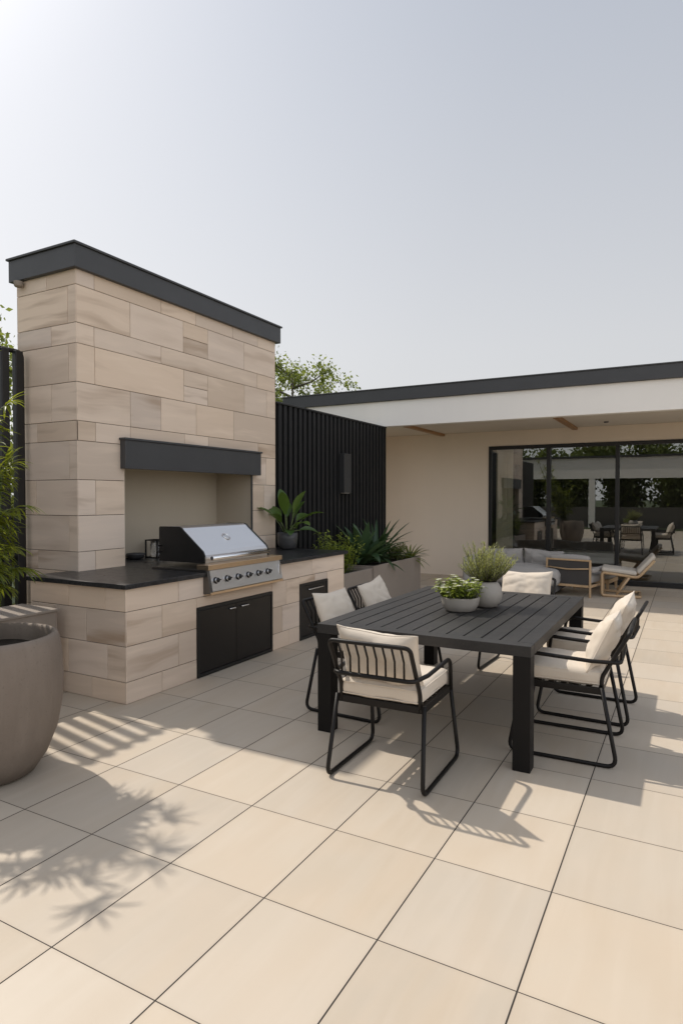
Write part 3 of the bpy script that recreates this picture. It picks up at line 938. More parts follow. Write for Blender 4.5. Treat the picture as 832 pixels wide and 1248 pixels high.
# ------------------------------------------------------------------ dining chairs
def make_chair():
    c = empty('dining_chair', (0, 0, 0))
    tr = 0.0125
    for s in (-1, 1):
        mb = MB()
        wf, ws, wa = 0.292 * s, 0.268 * s, 0.272 * s
        # sled: rear leg, floor runner, front leg up to the arm
        pts = [(ws, -0.235, 0.475), (wf, -0.325, tr), (wf, 0.315, tr), (ws, 0.235, 0.445)]
        mb.tube(fillet(pts, [0, 0.055, 0.055, 0]), tr, n=12)
        mb.build('side_leg', M['frame'], c)
    # arm rail: up from the front legs, back along both arms, round behind the backrest
    mb = MB()
    a = 0.268
    yb = -0.315
    pts = [(a, 0.235, 0.445), (a + 0.005, 0.205, 0.645), (a - 0.002, -0.17, 0.628), (a - 0.028, yb - 0.02, 0.628), (-a + 0.028, yb - 0.02, 0.628), (-a + 0.002, -0.17, 0.628), (-a - 0.005, 0.205, 0.645), (-a, 0.235, 0.445)]
    mb.tube(fillet(pts, [0, 0.07, 0.2, 0.05, 0.05, 0.2, 0.07, 0]), 0.0125, n=12)
    mb.build('arm_rail', M['frame'], c)
    mb = MB()
    z0, z1 = 0.428, 0.468
    mb.box(-0.268, -0.240, -0.24, 0.245, z0, z1, bev=0.004); mb.box(0.240, 0.268, -0.24, 0.245, z0, z1, bev=0.004)
    mb.box(-0.2395, 0.2395, -0.24, -0.212, z0, z1, bev=0.004); mb.box(-0.2395, 0.2395, 0.217, 0.245, z0, z1, bev=0.004)
    for k in range(5):
        y = -0.15 + k * 0.075
        mb.box(-0.2395, 0.2395, y - 0.018, y + 0.018, z0 + 0.012, z0 + 0.022)
    mb.build('seat_frame', M['frame'], c)
    # backrest hoop and its slats
    mb = MB()
    b = 0.243
    pts = [(b, -0.232, 0.455), (b, -0.232, 0.53), (b, -0.39, 0.822), (-b, -0.39, 0.822), (-b, -0.232, 0.53), (-b, -0.232, 0.455)]
    mb.tube(fillet(pts, [0, 0.12, 0.035, 0.035, 0.12, 0]), 0.0125, n=12)
    back = mb.build('backrest', M['frame'], c)
    for k in range(8):
        x = -b + 2 * b * (k + 1) / 9
        mb = MB()
        mb.tube([(x, -0.3855, 0.818), (x, -0.338, 0.729), (x, -0.333, 0.62)], 0.0062, n=8)
        mb.build('slat', M['frame'], back)
    mb = MB()
    cushion(mb, 0.248, 0.252, 0.050, 0.036, 0.014, Matrix.Translation((0, 0.008, 0.519)), seed=1, wr=0.006, n=26)
    for zz in (0.4865, 0.5535):
        mb.tube(fillet([(0.243, -0.242, zz), (0.243, 0.255, zz), (-0.243, 0.255, zz), (-0.243, -0.242, zz)], 0.03, closed=True), 0.0042, closed=True, n=6)
    mb.build('seat_cushion', M['cream'], c)
    return c

def piping_loop(mb, a, b, Mx, seed, pinch=0.05, slump=0.012, r=0.0042):
    pts = []
    for e_ in range(4):
        for i in range(24):
            w = 2 * i / 24 - 1
            u, v = ((w, -1), (1, w), (-w, 1), (-1, -w))[e_]
            x = a * u * (1 - pinch * (1 - v * v) * (abs(u) ** 3)); y = b * v * (1 - pinch * (1 - u * u) * (abs(v) ** 3))
            y += noise.noise(Vector((x * 5, 0, seed))) * 0.012 * abs(v) ** 2
            y -= slump * (1 - u * u) * max(0, v)
            pts.append(Mx @ Vector((x, y, 0)))
    mb.tube(pts, r, closed=True, n=6)

def add_pillow(chair, seed, roll=0.0, lift=0.0, dx=0.0):
    mb = MB()
    Mx = (Matrix.Translation((dx, -0.222 , 0.710 + lift)) @ Matrix.Rotation(R(roll), 4, 'Y') @ Matrix.Rotation(R(90 + 24), 4, 'X'))
    pillow(mb, 0.245, 0.185, 0.078, Mx, seed=seed, pinch=0.05, slump=0.012)
    piping_loop(mb, 0.245, 0.185, Mx, seed)
    mb.build('back_cushion', M['cream'], chair)

CH = [
    ((-1.53, 3.47, 0), 0, 'black dining chair at the near end of the table with its slatted back to us'),
    ((-2.21, 4.36, 0), -90, 'black dining chair tucked in beside the near table leg, facing away from the grill'),
    ((-2.21, 5.10, 0), -90, 'black dining chair tucked in on the planter side, half hidden by its neighbour'),
    ((-0.685, 4.34, 0), 90, 'black dining chair in full side view beside the near right table leg'),
    ((-0.665, 5.14, 0), 90, 'black dining chair mostly hidden behind the one seen in full side view'),
    ((-1.40, 6.07, 0), 177, 'black dining chair at the far end of the table, only its cushion above the tabletop'),
]
proto = make_chair()
for i, (lc, rz, lab) in enumerate(CH):
    c = proto if i == 0 else copy_tree(proto)
    c.location = lc
    c.rotation_euler = (0, 0, R(rz + (1.2, -2.0, 2.5, 1.0, -1.5, 0)[i]))
    tag(c, lab, 'chair', 'chairs around the dining table')
    CH[i] = c
for i, c in enumerate(CH):
    add_pillow(c, i + 1, roll=(2, -2, 5, 3, -4, 2)[i], lift=(0.0, 0.0, 0.0, 0.0, 0.0, 0.015)[i], dx=(0.0, 0.0, -0.02, 0, 0.01, 0)[i])

# ------------------------------------------------------------------ leaves
def strip_leaf(V, Q, T, base, direction, length, width, droop=0.3, seg=6, tone=0.5, fold=0.15, taper=0.85, roll=0.0, peak=0.4):
    """A curved, slightly folded strap leaf appended to lists V (verts), Q (quads), T (tones)."""
    d = Vector(direction).normalized()
    up = Vector((0, 0, 1))
    side = d.cross(up)
    if side.length < 1e-3:
        side = Vector((1, 0, 0))
    side.normalize()
    if roll:
        side = Matrix.Rotation(roll, 3, d) @ side
    p = Vector(base)
    step = length / seg
    n0 = len(V)
    for i in range(seg + 1):
        s = i / seg
        w = width * (math.sin(math.pi * min(1, (s * 0.5 / peak) if s < peak else 0.5 + 0.5 * (s - peak) / (1 - peak))) ** taper) * 0.5
        if i == 0:
            w = max(w, width * 0.12)
        nrm = side.cross(d).normalized()
        V.append(tuple(p - side * w + nrm * w * fold)); V.append(tuple(p)); V.append(tuple(p + side * w + nrm * w * fold))
        d = (d - up * droop * step / length * 1.6).normalized()
        p = p + d * step
    for i in range(seg):
        a = n0 + 3 * i
        Q.append((a, a + 1, a + 4, a + 3)); Q.append((a + 1, a + 2, a + 5, a + 4))
        T.append(tone); T.append(min(1, tone + 0.06))

def rnd_dir(az, el):
    return Vector((math.cos(az) * math.cos(el), math.sin(az) * math.cos(el), math.sin(el)))

def leaf_cloud(centres, radii, count, size, rng, flat=0.5, shell=0.35, squash=1.0, aspect=0.55):
    """Small rhombic leaves scattered through lobes; returns verts, quads, tones as arrays."""
    centres = np.asarray(centres, float); radii = np.asarray(radii, float)
    w = radii ** 2; w = w / w.sum()
    idx = rng.choice(len(centres), count, p=w)
    u = rng.normal(size=(count, 3)); u /= np.linalg.norm(u, axis=1)[:, None]
    rr = radii[idx] * (shell + (1 - shell) * rng.random(count)) ** 0.8
    P = centres[idx] + u * rr[:, None] * np.array([1, 1, squash])
    nrm = rng.normal(size=(count, 3)) * (1 - flat) + np.array([0, 0, 1.0]) * flat + u * 0.4
    nrm /= np.linalg.norm(nrm, axis=1)[:, None]
    t = np.cross(nrm, rng.normal(size=(count, 3))); t /= np.linalg.norm(t, axis=1)[:, None]
    b = np.cross(nrm, t)
    sz = size * (0.6 + 0.8 * rng.random(count))[:, None]
    v0 = P - t * sz; v1 = P - t * sz * 0.1 + b * sz * aspect - nrm * sz * 0.12
    v2 = P + t * sz; v3 = P - t * sz * 0.1 - b * sz * aspect - nrm * sz * 0.12
    V = np.stack([v0, v1, v2, v3], axis=1).reshape(-1, 3)
    Q = np.arange(count * 4).reshape(-1, 4)
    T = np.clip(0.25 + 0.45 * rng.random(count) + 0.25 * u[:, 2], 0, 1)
    return V, Q, T

# ------------------------------------------------------------------ trees and shrubs beyond the terrace
def make_tree(name, at, height, crown_r, label, group, seed, leaves=6500, size=0.07, mat='tree', airy=1.0, crown_from=0.38, cat='tree'):
    rng = np.random.default_rng(seed); rd = random.Random(seed)
    root = empty(name, at, 0, label, cat, group)
    mb = MB()
    top = Vector((rd.uniform(-.3, .3), rd.uniform(-.3, .3), height * 0.9))
    trunk = [Vector((0, 0, 0)), Vector((0.05, 0.02, height * 0.25)), top * 0.5 + Vector((rd.uniform(-.1, .1), rd.uniform(-.1, .1), 0)), top * 0.75, top]
    r0 = 0.022 * height
    mb.tube(trunk, [r0, r0 * 0.8, r0 * 0.6, r0 * 0.35, r0 * 0.1], n=10)
    C, Rr = [], []
    nl = 16
    for k in range(nl):
        s = crown_from + (0.98 - crown_from) * (k + rd.random() * 0.6) / nl
        az = k * 2.4 + rd.uniform(-.4, .4)
        prof = math.sin(math.pi * min(1.0, 0.18 + 0.82 * (s - crown_from) / (1.0 - crown_from))) ** 0.6
        ln = crown_r * (0.45 + 0.6 * prof) * rd.uniform(0.75, 1.1)
        base = top * s
        tip = base + Vector((math.cos(az) * ln, math.sin(az) * ln, ln * rd.uniform(0.25, 0.6)))
        mid = (base + tip) / 2 + Vector((0, 0, -0.06 * ln))
        mb.tube([base, mid, tip], [r0 * 0.34, r0 * 0.2, r0 * 0.05], n=6)
        for q in range(5):
            f = 0.35 + 0.65 * q / 4
            c0 = base.lerp(tip, f) + Vector((rd.uniform(-1, 1), rd.uniform(-1, 1), rd.uniform(-.6, .9))) * crown_r * 0.22
            C.append(c0[:]); Rr.append(crown_r * rd.uniform(0.13, 0.30) * airy)
            mb.tube([base.lerp(tip, f), c0], [r0 * 0.09, r0 * 0.03], n=5)
    mb.build('trunk', M['bark'], root)
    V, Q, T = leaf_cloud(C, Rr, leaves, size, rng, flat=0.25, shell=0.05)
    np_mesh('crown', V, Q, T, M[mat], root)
    return root

make_tree('garden_tree', (-12.0, 18.6, 0), 6.8, 2.0, 'airy green tree rising behind the chimney and the slatted wall', 'trees behind the terrace', 3, leaves=9500, size=0.060, airy=1.2)
make_tree('garden_tree', (-12.6, 7.2, 0), 5.3, 1.9, 'sunlit green tree at the left edge beyond the metal fence', 'trees behind the terrace', 5, leaves=9000, size=0.055, airy=1.25)

def make_shrub(name, at, h, r, label, group, seed, mat='hedge', leaves=3500, size=0.05):
    rng = np.random.default_rng(seed); rd = random.Random(seed)
    root = empty(name, at, 0, label, 'shrub', group)
    mb = MB(); C, Rr = [], []
    for k in range(9):
        az = k * 2.4
        tip = Vector((math.cos(az) * r * rd.uniform(.3, .8), math.sin(az) * r * rd.uniform(.3, .8), h * rd.uniform(0.5, 0.92)))
        mb.tube([(0, 0, 0), tip * 0.5 + Vector((0, 0, 0.1)), tip], [0.02, 0.012, 0.004], n=6)
        for f in (0.35, 0.65, 0.95):
            C.append((tip * f + Vector((rd.uniform(-.1, .1), rd.uniform(-.1, .1), 0.05)))[:]); Rr.append(r * rd.uniform(0.3, 0.5))
    mb.build('stem', M['bark'], root)
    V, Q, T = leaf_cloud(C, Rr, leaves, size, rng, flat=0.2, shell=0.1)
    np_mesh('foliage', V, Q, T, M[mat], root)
    return root

for k, (x, y, h, r, lab) in enumerate([(-6.9, 4.2, 2.5, 0.8, 'leafy green shrub seen through the fence gaps beside the chimney'),
                                       (-6.8, 2.6, 2.2, 0.8, 'leafy green shrub behind the fence at the left edge of the view')]):
    make_shrub('garden_shrub', (x, y, -0.05), h, r, lab, 'shrubs behind the fence', 20 + k)

# ------------------------------------------------------------------ box planters
def box_planter(x0, x1, y0, y1, h, label):
    root = empty('box_planter', ((x0 + x1) / 2, (y0 + y1) / 2, 0), 0, label, 'planter')
    mb = MB(); w = 0.035
    a, b = (x1 - x0) / 2, (y1 - y0) / 2
    mb.box(-a, a, -b, -b + w, 0, h, bev=0.004); mb.box(-a, a, b - w, b, 0, h, bev=0.004)
    mb.box(-a, -a + w, -b + w + 0.0005, b - w - 0.0005, 0, h, bev=0.004); mb.box(a - w, a, -b + w + 0.0005, b - w - 0.0005, 0, h, bev=0.004)
    mb.build('planter_box', M['concrete'], root)
    mb = MB()
    rows = []
    for i in range(14):
        rows.append([Vector((-a + w + (2 * a - 2 * w) * j / 8, -b + w + (2 * b - 2 * w) * i / 13, h - 0.05 + random.uniform(-.012, .012))) for j in range(9)])
    mb.grid(rows)
    mb.build('soil', M['soil'], root)
    return root
box_planter(-4.80, -4.055, 7.13, 8.345, 0.585, 'low concrete box planter at the end of the counter holding a lime green bush')
box_planter(-4.80, -4.03, 8.352, 10.19, 0.615, 'longer concrete box planter with dark strappy plants under the house roof edge')

# the box behind the round planter is a closed bench-like bed
root = empty('box_planter', (-4.74, 2.2, 0), 0, 'concrete planter bed below the metal fence with striped sunlight on its top', 'planter')
mb = MB()
mb.box(-0.24, 0.22, -1.6, 1.215, 0.0, 0.690, bev=0.006)
mb.build('planter_box', M['concrete'], root)
mb = MB()
mb.box(-0.255, 0.235, -1.61, 1.23, 0.6905, 0.712, bev=0.004)
mb.build('coping', M['concrete'], root)

# lime green bush
def lime_bush(at):
    rng = np.random.default_rng(31); rd = random.Random(31)
    root = empty('lime_bush', at, 0, 'bushy lime green plant in the planter beside the counter', 'plant')
    mb = MB(); V, Q, T = [], [], []
    for k in range(46):
        az, rr = rd.uniform(0, 6.28), rd.uniform(0.02, 0.2)
        b = Vector((math.cos(az) * rr * 0.7, math.sin(az) * rr * 1.2, 0))
        h = rd.uniform(0.28, 0.62)
        tip = b + Vector((math.cos(az) * rr * 0.8, math.sin(az) * rr * 1.2, h))
        mb.tube([b, b.lerp(tip, 0.5) + Vector((0, 0, 0.02)), tip], [0.004, 0.003, 0.002], n=5)
        for q in range(15):
            f = 0.15 + 0.85 * q / 14
            p = b.lerp(tip, f)
            for s in range(2):
                strip_leaf(V, Q, T, p, rnd_dir(rd.uniform(0, 6.28), rd.uniform(-0.1, 0.9)), rd.uniform(0.04, 0.085), rd.uniform(0.016, 0.03), 0.35, 3, tone=min(1, 0.1 + 0.8 * f * rd.uniform(0.5, 1.1)))
    mb.build('stem', M['cane'], root)
    np_mesh('foliage', V, Q, T, M['lime'], root)
lime_bush((-4.27, 7.74, 0.54))

def strap_plant(name, at, n, length, width, label, seed, mat='agave', el=(0.35, 1.45), droop=0.55, cat='plant', group=None, squash=1.0):
    rd = random.Random(seed)
    root = empty(name, at, 0, label, cat, group)
    V, Q, T = [], [], []
    for k in range(n):
        az = k * 2.39996 + rd.uniform(-.25, .25)
        s = k / n
        e_ = el[1] + (el[0] - el[1]) * (s ** 0.8) + rd.uniform(-.1, .1)
        d = rnd_dir(az, e_); d.x *= squash
        strip_leaf(V, Q, T, (math.cos(az) * 0.02, math.sin(az) * 0.02, 0), d, length * rd.uniform(0.75, 1.1), width * rd.uniform(0.8, 1.15), droop * rd.uniform(0.6, 1.4), 9, tone=rd.uniform(0.05, 0.75), fold=0.35, taper=0.75, peak=0.3)
    np_mesh('foliage', V, Q, T, M[mat], root, smooth=True)
    mb = MB(); mb.tube([(0, 0, -0.03), (0, 0, 0.06)], [0.035, 0.025], n=10)
    mb.build('stem', M['bark'], root)
    return root
strap_plant('strap_leaf_plant', (-4.45, 8.80, 0.56), 30, 0.76, 0.150, 'dark green plant with broad arching strap leaves at the near end of the long planter', 41, el=(0.6, 1.45), droop=0.75)
strap_plant('spiky_plant', (-4.48, 9.36, 0.56), 44, 0.84, 0.075, 'tall dark spiky plant with narrow leaves in the middle of the long planter', 42, el=(0.5, 1.42), droop=0.62)
strap_plant('bromeliad_plant', (-4.17, 10.03, 0.56), 30, 0.40, 0.042, 'small yellow-green rosette plant at the far corner of the long planter', 43, mat='bromeliad', el=(0.2, 1.3), droop=0.6)
strap_plant('rosette_plant', (-4.50, 9.98, 0.56), 24, 0.40, 0.032, 'small dark spiky rosette behind the yellow-green one', 44, el=(0.1, 1.35), droop=0.4)
make_shrub('filler_plant', (-4.22, 9.62, 0.55), 0.30, 0.17, 'low grey-green filler plant between the two spiky plants', None, 45, leaves=900, size=0.016)

# ------------------------------------------------------------------ potted plant on the counter
pot = empty('potted_plant', (-4.60, 6.93, CT), 0, 'broad-leaved green plant in a dark rounded pot on the counter end', 'potted plant')
mb = MB()
mb.lathe([(0.075, 0.0), (0.105, 0.02), (0.128, 0.075), (0.135, 0.14), (0.135, 0.215), (0.127, 0.216), (0.125, 0.19), (0.0, 0.185)], 40)
mb.build('pot', M['darkceramic'], pot)
V, Q, T = [], [], []
mb = MB()
rd = random.Random(9)
LV = [(0.2, 1.25, 0.30, 0.36), (1.2, 1.15, 0.22, 0.33), (2.2, 1.0, 0.26, 0.36), (0.6, 0.75, 0.24, 0.36), (1.55, 0.62, 0.26, 0.40), (1.9, 0.35, 0.2, 0.34),
      (-0.4, 0.5, 0.22, 0.33), (-1.2, 1.15, 0.28, 0.42), (-1.5, 0.75, 0.22, 0.36), (3.0, 1.0, 0.22, 0.32), (-2.4, 0.9, 0.24, 0.36), (0.9, 0.25, 0.16, 0.32), (2.6, 1.35, 0.32, 0.36), (-0.9, 0.3, 0.14, 0.3)]
for (az, el, st, ln) in LV:
    el = min(1.4, el + 0.12)
    d = rnd_dir(az, el)
    b = Vector((math.cos(az) * 0.03, math.sin(az) * 0.03, 0.19))
    tip = b + d * st
    mb.tube([b, b.lerp(tip, 0.5) + Vector((0, 0, 0.02)), tip], 0.0045, n=6)
    strip_leaf(V, Q, T, tip, rnd_dir(az, el - 0.12), ln * 0.92, rd.uniform(0.115, 0.150), 0.55, 9, tone=rd.uniform(0.1, 0.95), fold=0.30, taper=0.8, roll=rd.uniform(-.5, .5), peak=0.45)
mb.build('stem', M['cane'], pot)
np_mesh('foliage', V, Q, T, M['broad'], pot, smooth=True)

# ------------------------------------------------------------------ round planter with palm on the left
PC = (-3.57, 2.235)
rp = empty('round_planter', (PC[0], PC[1], 0), 0, 'large round brown planter with a wide rim at the left edge', 'planter')
mb = MB()
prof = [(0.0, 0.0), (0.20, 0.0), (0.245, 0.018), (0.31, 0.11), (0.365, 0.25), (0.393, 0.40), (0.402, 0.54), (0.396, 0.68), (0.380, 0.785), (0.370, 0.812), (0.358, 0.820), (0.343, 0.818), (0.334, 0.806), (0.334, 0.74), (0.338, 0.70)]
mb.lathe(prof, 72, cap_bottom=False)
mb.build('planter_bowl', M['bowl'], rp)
mb = MB()
rows = []
for i in range(13):
    r_ = 0.337 * (1 - i / 12) + 0.001
    rows.append([Vector((r_ * math.cos(k * math.pi / 20), r_ * math.sin(k * math.pi / 20), 0.715 + 0.03 * noise.noise(Vector((r_ * math.cos(k * math.pi / 20) * 12, r_ * math.sin(k * math.pi / 20) * 12, 3))))) for k in range(40)])
mb.grid(rows, closed_u=True)
mb.build('soil', M['soil'], rp)

def make_palm(at):
    rd = random.Random(77)
    root = empty('fan_palm', at, 0, 'slender fan palm with narrow radiating leaflets growing in the round planter', 'palm')
    mb = MB(); V, Q, T = [], [], []
    for k in range(19):
        az0 = k * 2.4
        b = Vector((math.cos(az0) * rd.uniform(0.01, 0.09) - 0.20, math.sin(az0) * rd.uniform(0.01, 0.09) + 0.02, -0.03))
        h = (0.8, 1.4, 0.95, 1.25, 0.85, 1.8, 1.1, 1.55, 0.75, 0.9, 1.3, 1.0, 1.7, 0.8, 1.2, 1.5, 0.9, 1.75, 1.6)[k]
        if k % 3 == 2:
            h = min(h, 1.15)
        else:
            h *= 1.2
        top = b + Vector((math.cos(az0) * 0.12 - (0.42, 0.42, 0.10)[k % 3] * h / 1.3, math.sin(az0) * 0.13 + (0.24, 0.24, -0.12)[k % 3] * h / 1.3, h))
        mb.tube([b, b.lerp(top, 0.5) + Vector((0.01, 0.01, 0)), top], [0.012, 0.010, 0.008], n=8)
        for q in range(8):
            f = 1.0 - 0.10 * q * rd.uniform(0.8, 1.1)
            if h * f < 0.36: continue
            az = az0 + q * 2.1 + rd.uniform(-.4, .4)
            el = 1.15 - 0.16 * q + rd.uniform(-.15, .15)
            p = b.lerp(top, f)
            d = rnd_dir(az, el)
            pl = rd.uniform(0.06, 0.15)
            tip = p + d * pl + Vector((0, 0, -0.01))
            mb.tube([p, p + d * pl * 0.5 + Vector((0, 0, 0.01)), tip], 0.003, n=5)
            nl = rd.randint(9, 13)
            side = d.cross(Vector((0, 0, 1))).normalized()
            up = side.cross(d).normalized()
            for j in range(nl):
                a = -1.45 + 2.9 * j / (nl - 1) + rd.uniform(-.06, .06)
                ld = d * math.cos(a) + side * math.sin(a) + up * rd.uniform(-0.08, 0.2)
                strip_leaf(V, Q, T, tip, ld, rd.uniform(0.15, 0.235) * (1 - 0.18 * abs(a) / 1.45), rd.uniform(0.014, 0.024), rd.uniform(0.5, 1.1), 6, tone=min(1, rd.uniform(0.0, 0.6) + 0.35 * h * f / 1.7), fold=0.4, taper=0.7, peak=0.4)
    mb.build('cane', M['cane'], root)
    np_mesh('frond', V, Q, T, M['palm'], root, smooth=True)
    return root
palm = make_palm((PC[0], PC[1], 0.72))

# ------------------------------------------------------------------ pots on the table
bp = empty('herb_bowl', (-1.535, 4.70, TZ), R(15), 'shallow pale bowl of white-flowering greenery on the dining table', 'potted plant')
mb = MB()
mb.lathe([(0.098, 0.0), (0.115, 0.006), (0.140, 0.05), (0.150, 0.098), (0.148, 0.108), (0.141, 0.108), (0.137, 0.092), (0.0, 0.088)], 9, sx=1.0, sy=0.85)
mb.build('bowl', M['paleceramic'], bp)
rd = random.Random(12)
V, Q, T = [], [], []; V2, Q2, T2 = [], [], []
mb = MB()
for k in range(120):
    az, rr = rd.uniform(0, 6.28), 0.135 * math.sqrt(rd.random())
    b = Vector((math.cos(az) * rr, math.sin(az) * rr * 0.85, 0.09))
    h = (0.165 - 0.5 * rr) * rd.uniform(0.45, 1.15) + 0.02
    tip = b + Vector((math.cos(az) * rr * 0.45, math.sin(az) * rr * 0.45, h))
    mb.tube([b, tip], [0.0025, 0.0015], n=5)
    for q in range(6):
        p = b.lerp(tip, 0.4 + 0.6 * q / 5)
        strip_leaf(V, Q, T, p, rnd_dir(rd.uniform(0, 6.28), rd.uniform(-0.2, 0.8)), rd.uniform(0.03, 0.055), rd.uniform(0.016, 0.028), 0.4, 3, tone=rd.uniform(0.0, 1.0))
    if rd.random() < 0.45:
        for q in range(5):
            strip_leaf(V2, Q2, T2, tip, rnd_dir(q * 1.2566, 0.5), 0.026, 0.019, 0.3, 2, tone=rd.random())
mb.build('stem', M['cane'], bp)
np_mesh('foliage', V, Q, T, M['lime'], bp)
np_mesh('blossom', V2, Q2, T2, M['petal'], bp)

rpot = empty('rosemary_pot', (-1.415, 4.98, TZ), 0, 'round pale pot of tall bushy rosemary on the dining table', 'potted plant')
mb = MB()
mb.lathe([(0.070, 0.0), (0.092, 0.01), (0.124, 0.055), (0.132, 0.10), (0.125, 0.15), (0.102, 0.19), (0.090, 0.203), (0.083, 0.200), (0.080, 0.185), (0.0, 0.182)], 40)
mb.build('pot', M['paleceramic'], rpot)
V, Q, T = [], [], []
mb = MB()
for k in range(105):
    az = rd.uniform(0, 6.28); sp = rd.random() ** 0.75
    b = Vector((math.cos(az) * 0.05 * sp, math.sin(az) * 0.05 * sp, 0.18))
    L = rd.uniform(0.19, 0.375) * (1.05 - 0.25 * sp)
    el = 1.5 - 0.78 * sp
    d = rnd_dir(az, el)
    tip = b + d * L
    mid = b.lerp(tip, 0.5) + Vector((math.cos(az), math.sin(az), 0)) * 0.015
    mb.tube([b, mid, tip], [0.003, 0.0025, 0.0015], n=5)
    nq = int(L / 0.0062)
    for q in range(nq):
        f = 0.12 + 0.88 * q / nq
        p = (b.lerp(mid, f * 2) if f < .5 else mid.lerp(tip, f * 2 - 1))
        dd = (d * rd.uniform(0.8, 1.6) + rnd_dir(rd.uniform(0, 6.28), rd.uniform(-.2, .5))).normalized()
        strip_leaf(V, Q, T, p, dd, rd.uniform(0.024, 0.040), 0.0062, 0.1, 2, tone=min(1, 0.15 + 0.7 * f * rd.uniform(0.5, 1.3)))
mb.build('stem', M['bark'], rpot)
np_mesh('foliage', V, Q, T, M['rosemary'], rpot)

# ------------------------------------------------------------------ lounge furniture under the roof
sofa = empty('sofa', (-2.66, 11.22, 0), R(-2), 'low grey fabric sofa against the house wall under the roof', 'sofa')
mb = MB(); mb.box(-0.74, 0.78, -0.42, 0.42, 0.06, 0.15, bev=0.01); mb.build('base', M['darkfab'], sofa)
for sx in (-1, 1):
    for sy in (-1, 1):
        mb = MB(); mb.box(sx * 0.66 - 0.025 + 0.02, sx * 0.66 + 0.025 + 0.02, sy * 0.36 - 0.025, sy * 0.36 + 0.025, 0, 0.0595); mb.build('leg', M['black'], sofa)
mb = MB(); cushion(mb, 0.075, 0.44, 0.22, 0.06, 0.01, Matrix.Translation((-0.745, 0, 0.36)), seed=3); mb.build('armrest', M['grey'], sofa)
mb = MB(); cushion(mb, 0.74, 0.36, 0.140, 0.10, 0.05, Matrix.Translation((0.08, -0.06, 0.29)), seed=4, wr=0.016); mb.build('seat_cushion', M['grey'], sofa)
mb = MB(); cushion(mb, 0.80, 0.07, 0.20, 0.06, 0.0, Matrix.Translation((0.02, 0.37, 0.36)), seed=5); mb.build('backrest', M['grey'], sofa)
for k, (x, w) in enumerate(((-0.27, 0.37), (0.44, 0.34))):
    mb = MB(); pillow(mb, w, 0.18, 0.11, Matrix.Translation((x, 0.2, 0.535)) @ Matrix.Rotation(R(104), 4, 'X') @ Matrix.Rotation(R((3, -4)[k]), 4, 'Z'), seed=8 + k, wr=0.012)
    mb.build('back_cushion', M['grey'], sofa)

arm = empty('armchair', (-1.66, 11.25, 0), R(-11), 'timber-framed armchair with dark sling back turned away from the terrace', 'armchair')
w = 0.355
mb = MB()
for s in (-1, 1):
    mb.box(s * w - 0.014, s * w + 0.014, -0.36, -0.32, 0.0, 0.615, bev=0.006)
    mb.box(s * w - 0.02, s * w + 0.02, 0.28, 0.32, 0.0, 0.40, bev=0.006)
    mb.box(s * w - 0.018, s * w + 0.018, -0.3195, 0.2795, 0.16, 0.20, bev=0.005)
mb.box(-w + 0.0145, w - 0.0145, -0.355, -0.325, 0.585, 0.612, bev=0.005)
mb.box(-w + 0.0205, w - 0.0205, -0.355, -0.325, 0.16, 0.20, bev=0.005)
mb.build('frame', M['wood'], arm)
mb = MB(); mb.box(-w + 0.021, w - 0.021, -0.347, -0.335, 0.205, 0.583, bev=0.003); bk = mb.build('sling_back', M['darkfab'], arm)
mb = MB()
rows = [fillet([(-w + 0.02, -0.372, 0.47 + dz), (0, -0.372 , 0.445 + dz), (w - 0.02, -0.372, 0.47 + dz)], 0.8) for dz in (0.0, 0.022)]
mb.tube([(r_.x, r_.y + 0.012, r_.z) for r_ in rows[0]], 0.011, n=8)
mb.build('back_slat', M['wood'], bk)
mb = MB(); cushion(mb, w - 0.03, 0.30, 0.065, 0.045, 0.02, Matrix.Translation((0, 0.0, 0.27)), seed=11); mb.build('seat_cushion', M['grey'], arm)
mb = MB(); cushion(mb, w - 0.03, 0.06, 0.19, 0.045, 0.02, Matrix.Translation((0, -0.25, 0.475)) @ Matrix.Rotation(R(6), 4, 'X'), seed=12); mb.build('back_cushion', M['grey'], arm)
for s in (-1, 1):
    mb = MB(); cushion(mb, 0.045, 0.30, 0.035, 0.03, 0.004, Matrix.Translation((s * w, 0.0, 0.435)), seed=13); mb.build('armrest', M['grey'], arm)

ott = empty('footstool', (-1.45, 12.12, 0), R(-8), 'grey upholstered footstool between the armchair and the sliding doors', 'footstool')
mb = MB(); mb.box(-0.31, 0.31, -0.31, 0.31, 0.13, 0.20, bev=0.006); mb.build('base', M['wood'], ott)
for sx in (-1, 1):
    for sy in (-1, 1):
        mb = MB(); mb.box(sx * 0.28 - 0.02, sx * 0.28 + 0.02, sy * 0.28 - 0.02, sy * 0.28 + 0.02, 0, 0.1295); mb.build('leg', M['wood'], ott)
mb = MB(); cushion(mb, 0.32, 0.32, 0.07, 0.045, 0.02, Matrix.Translation((0, 0, 0.275)), seed=15); mb.build('seat_cushion', M['grey'], ott)

lc = empty('lounge_chair', (-0.93, 11.42, 0), R(-90 + 184), 'pale timber cantilever lounge chair with oatmeal cushion beside the glass doors', 'lounge chair')
lw = 0.29
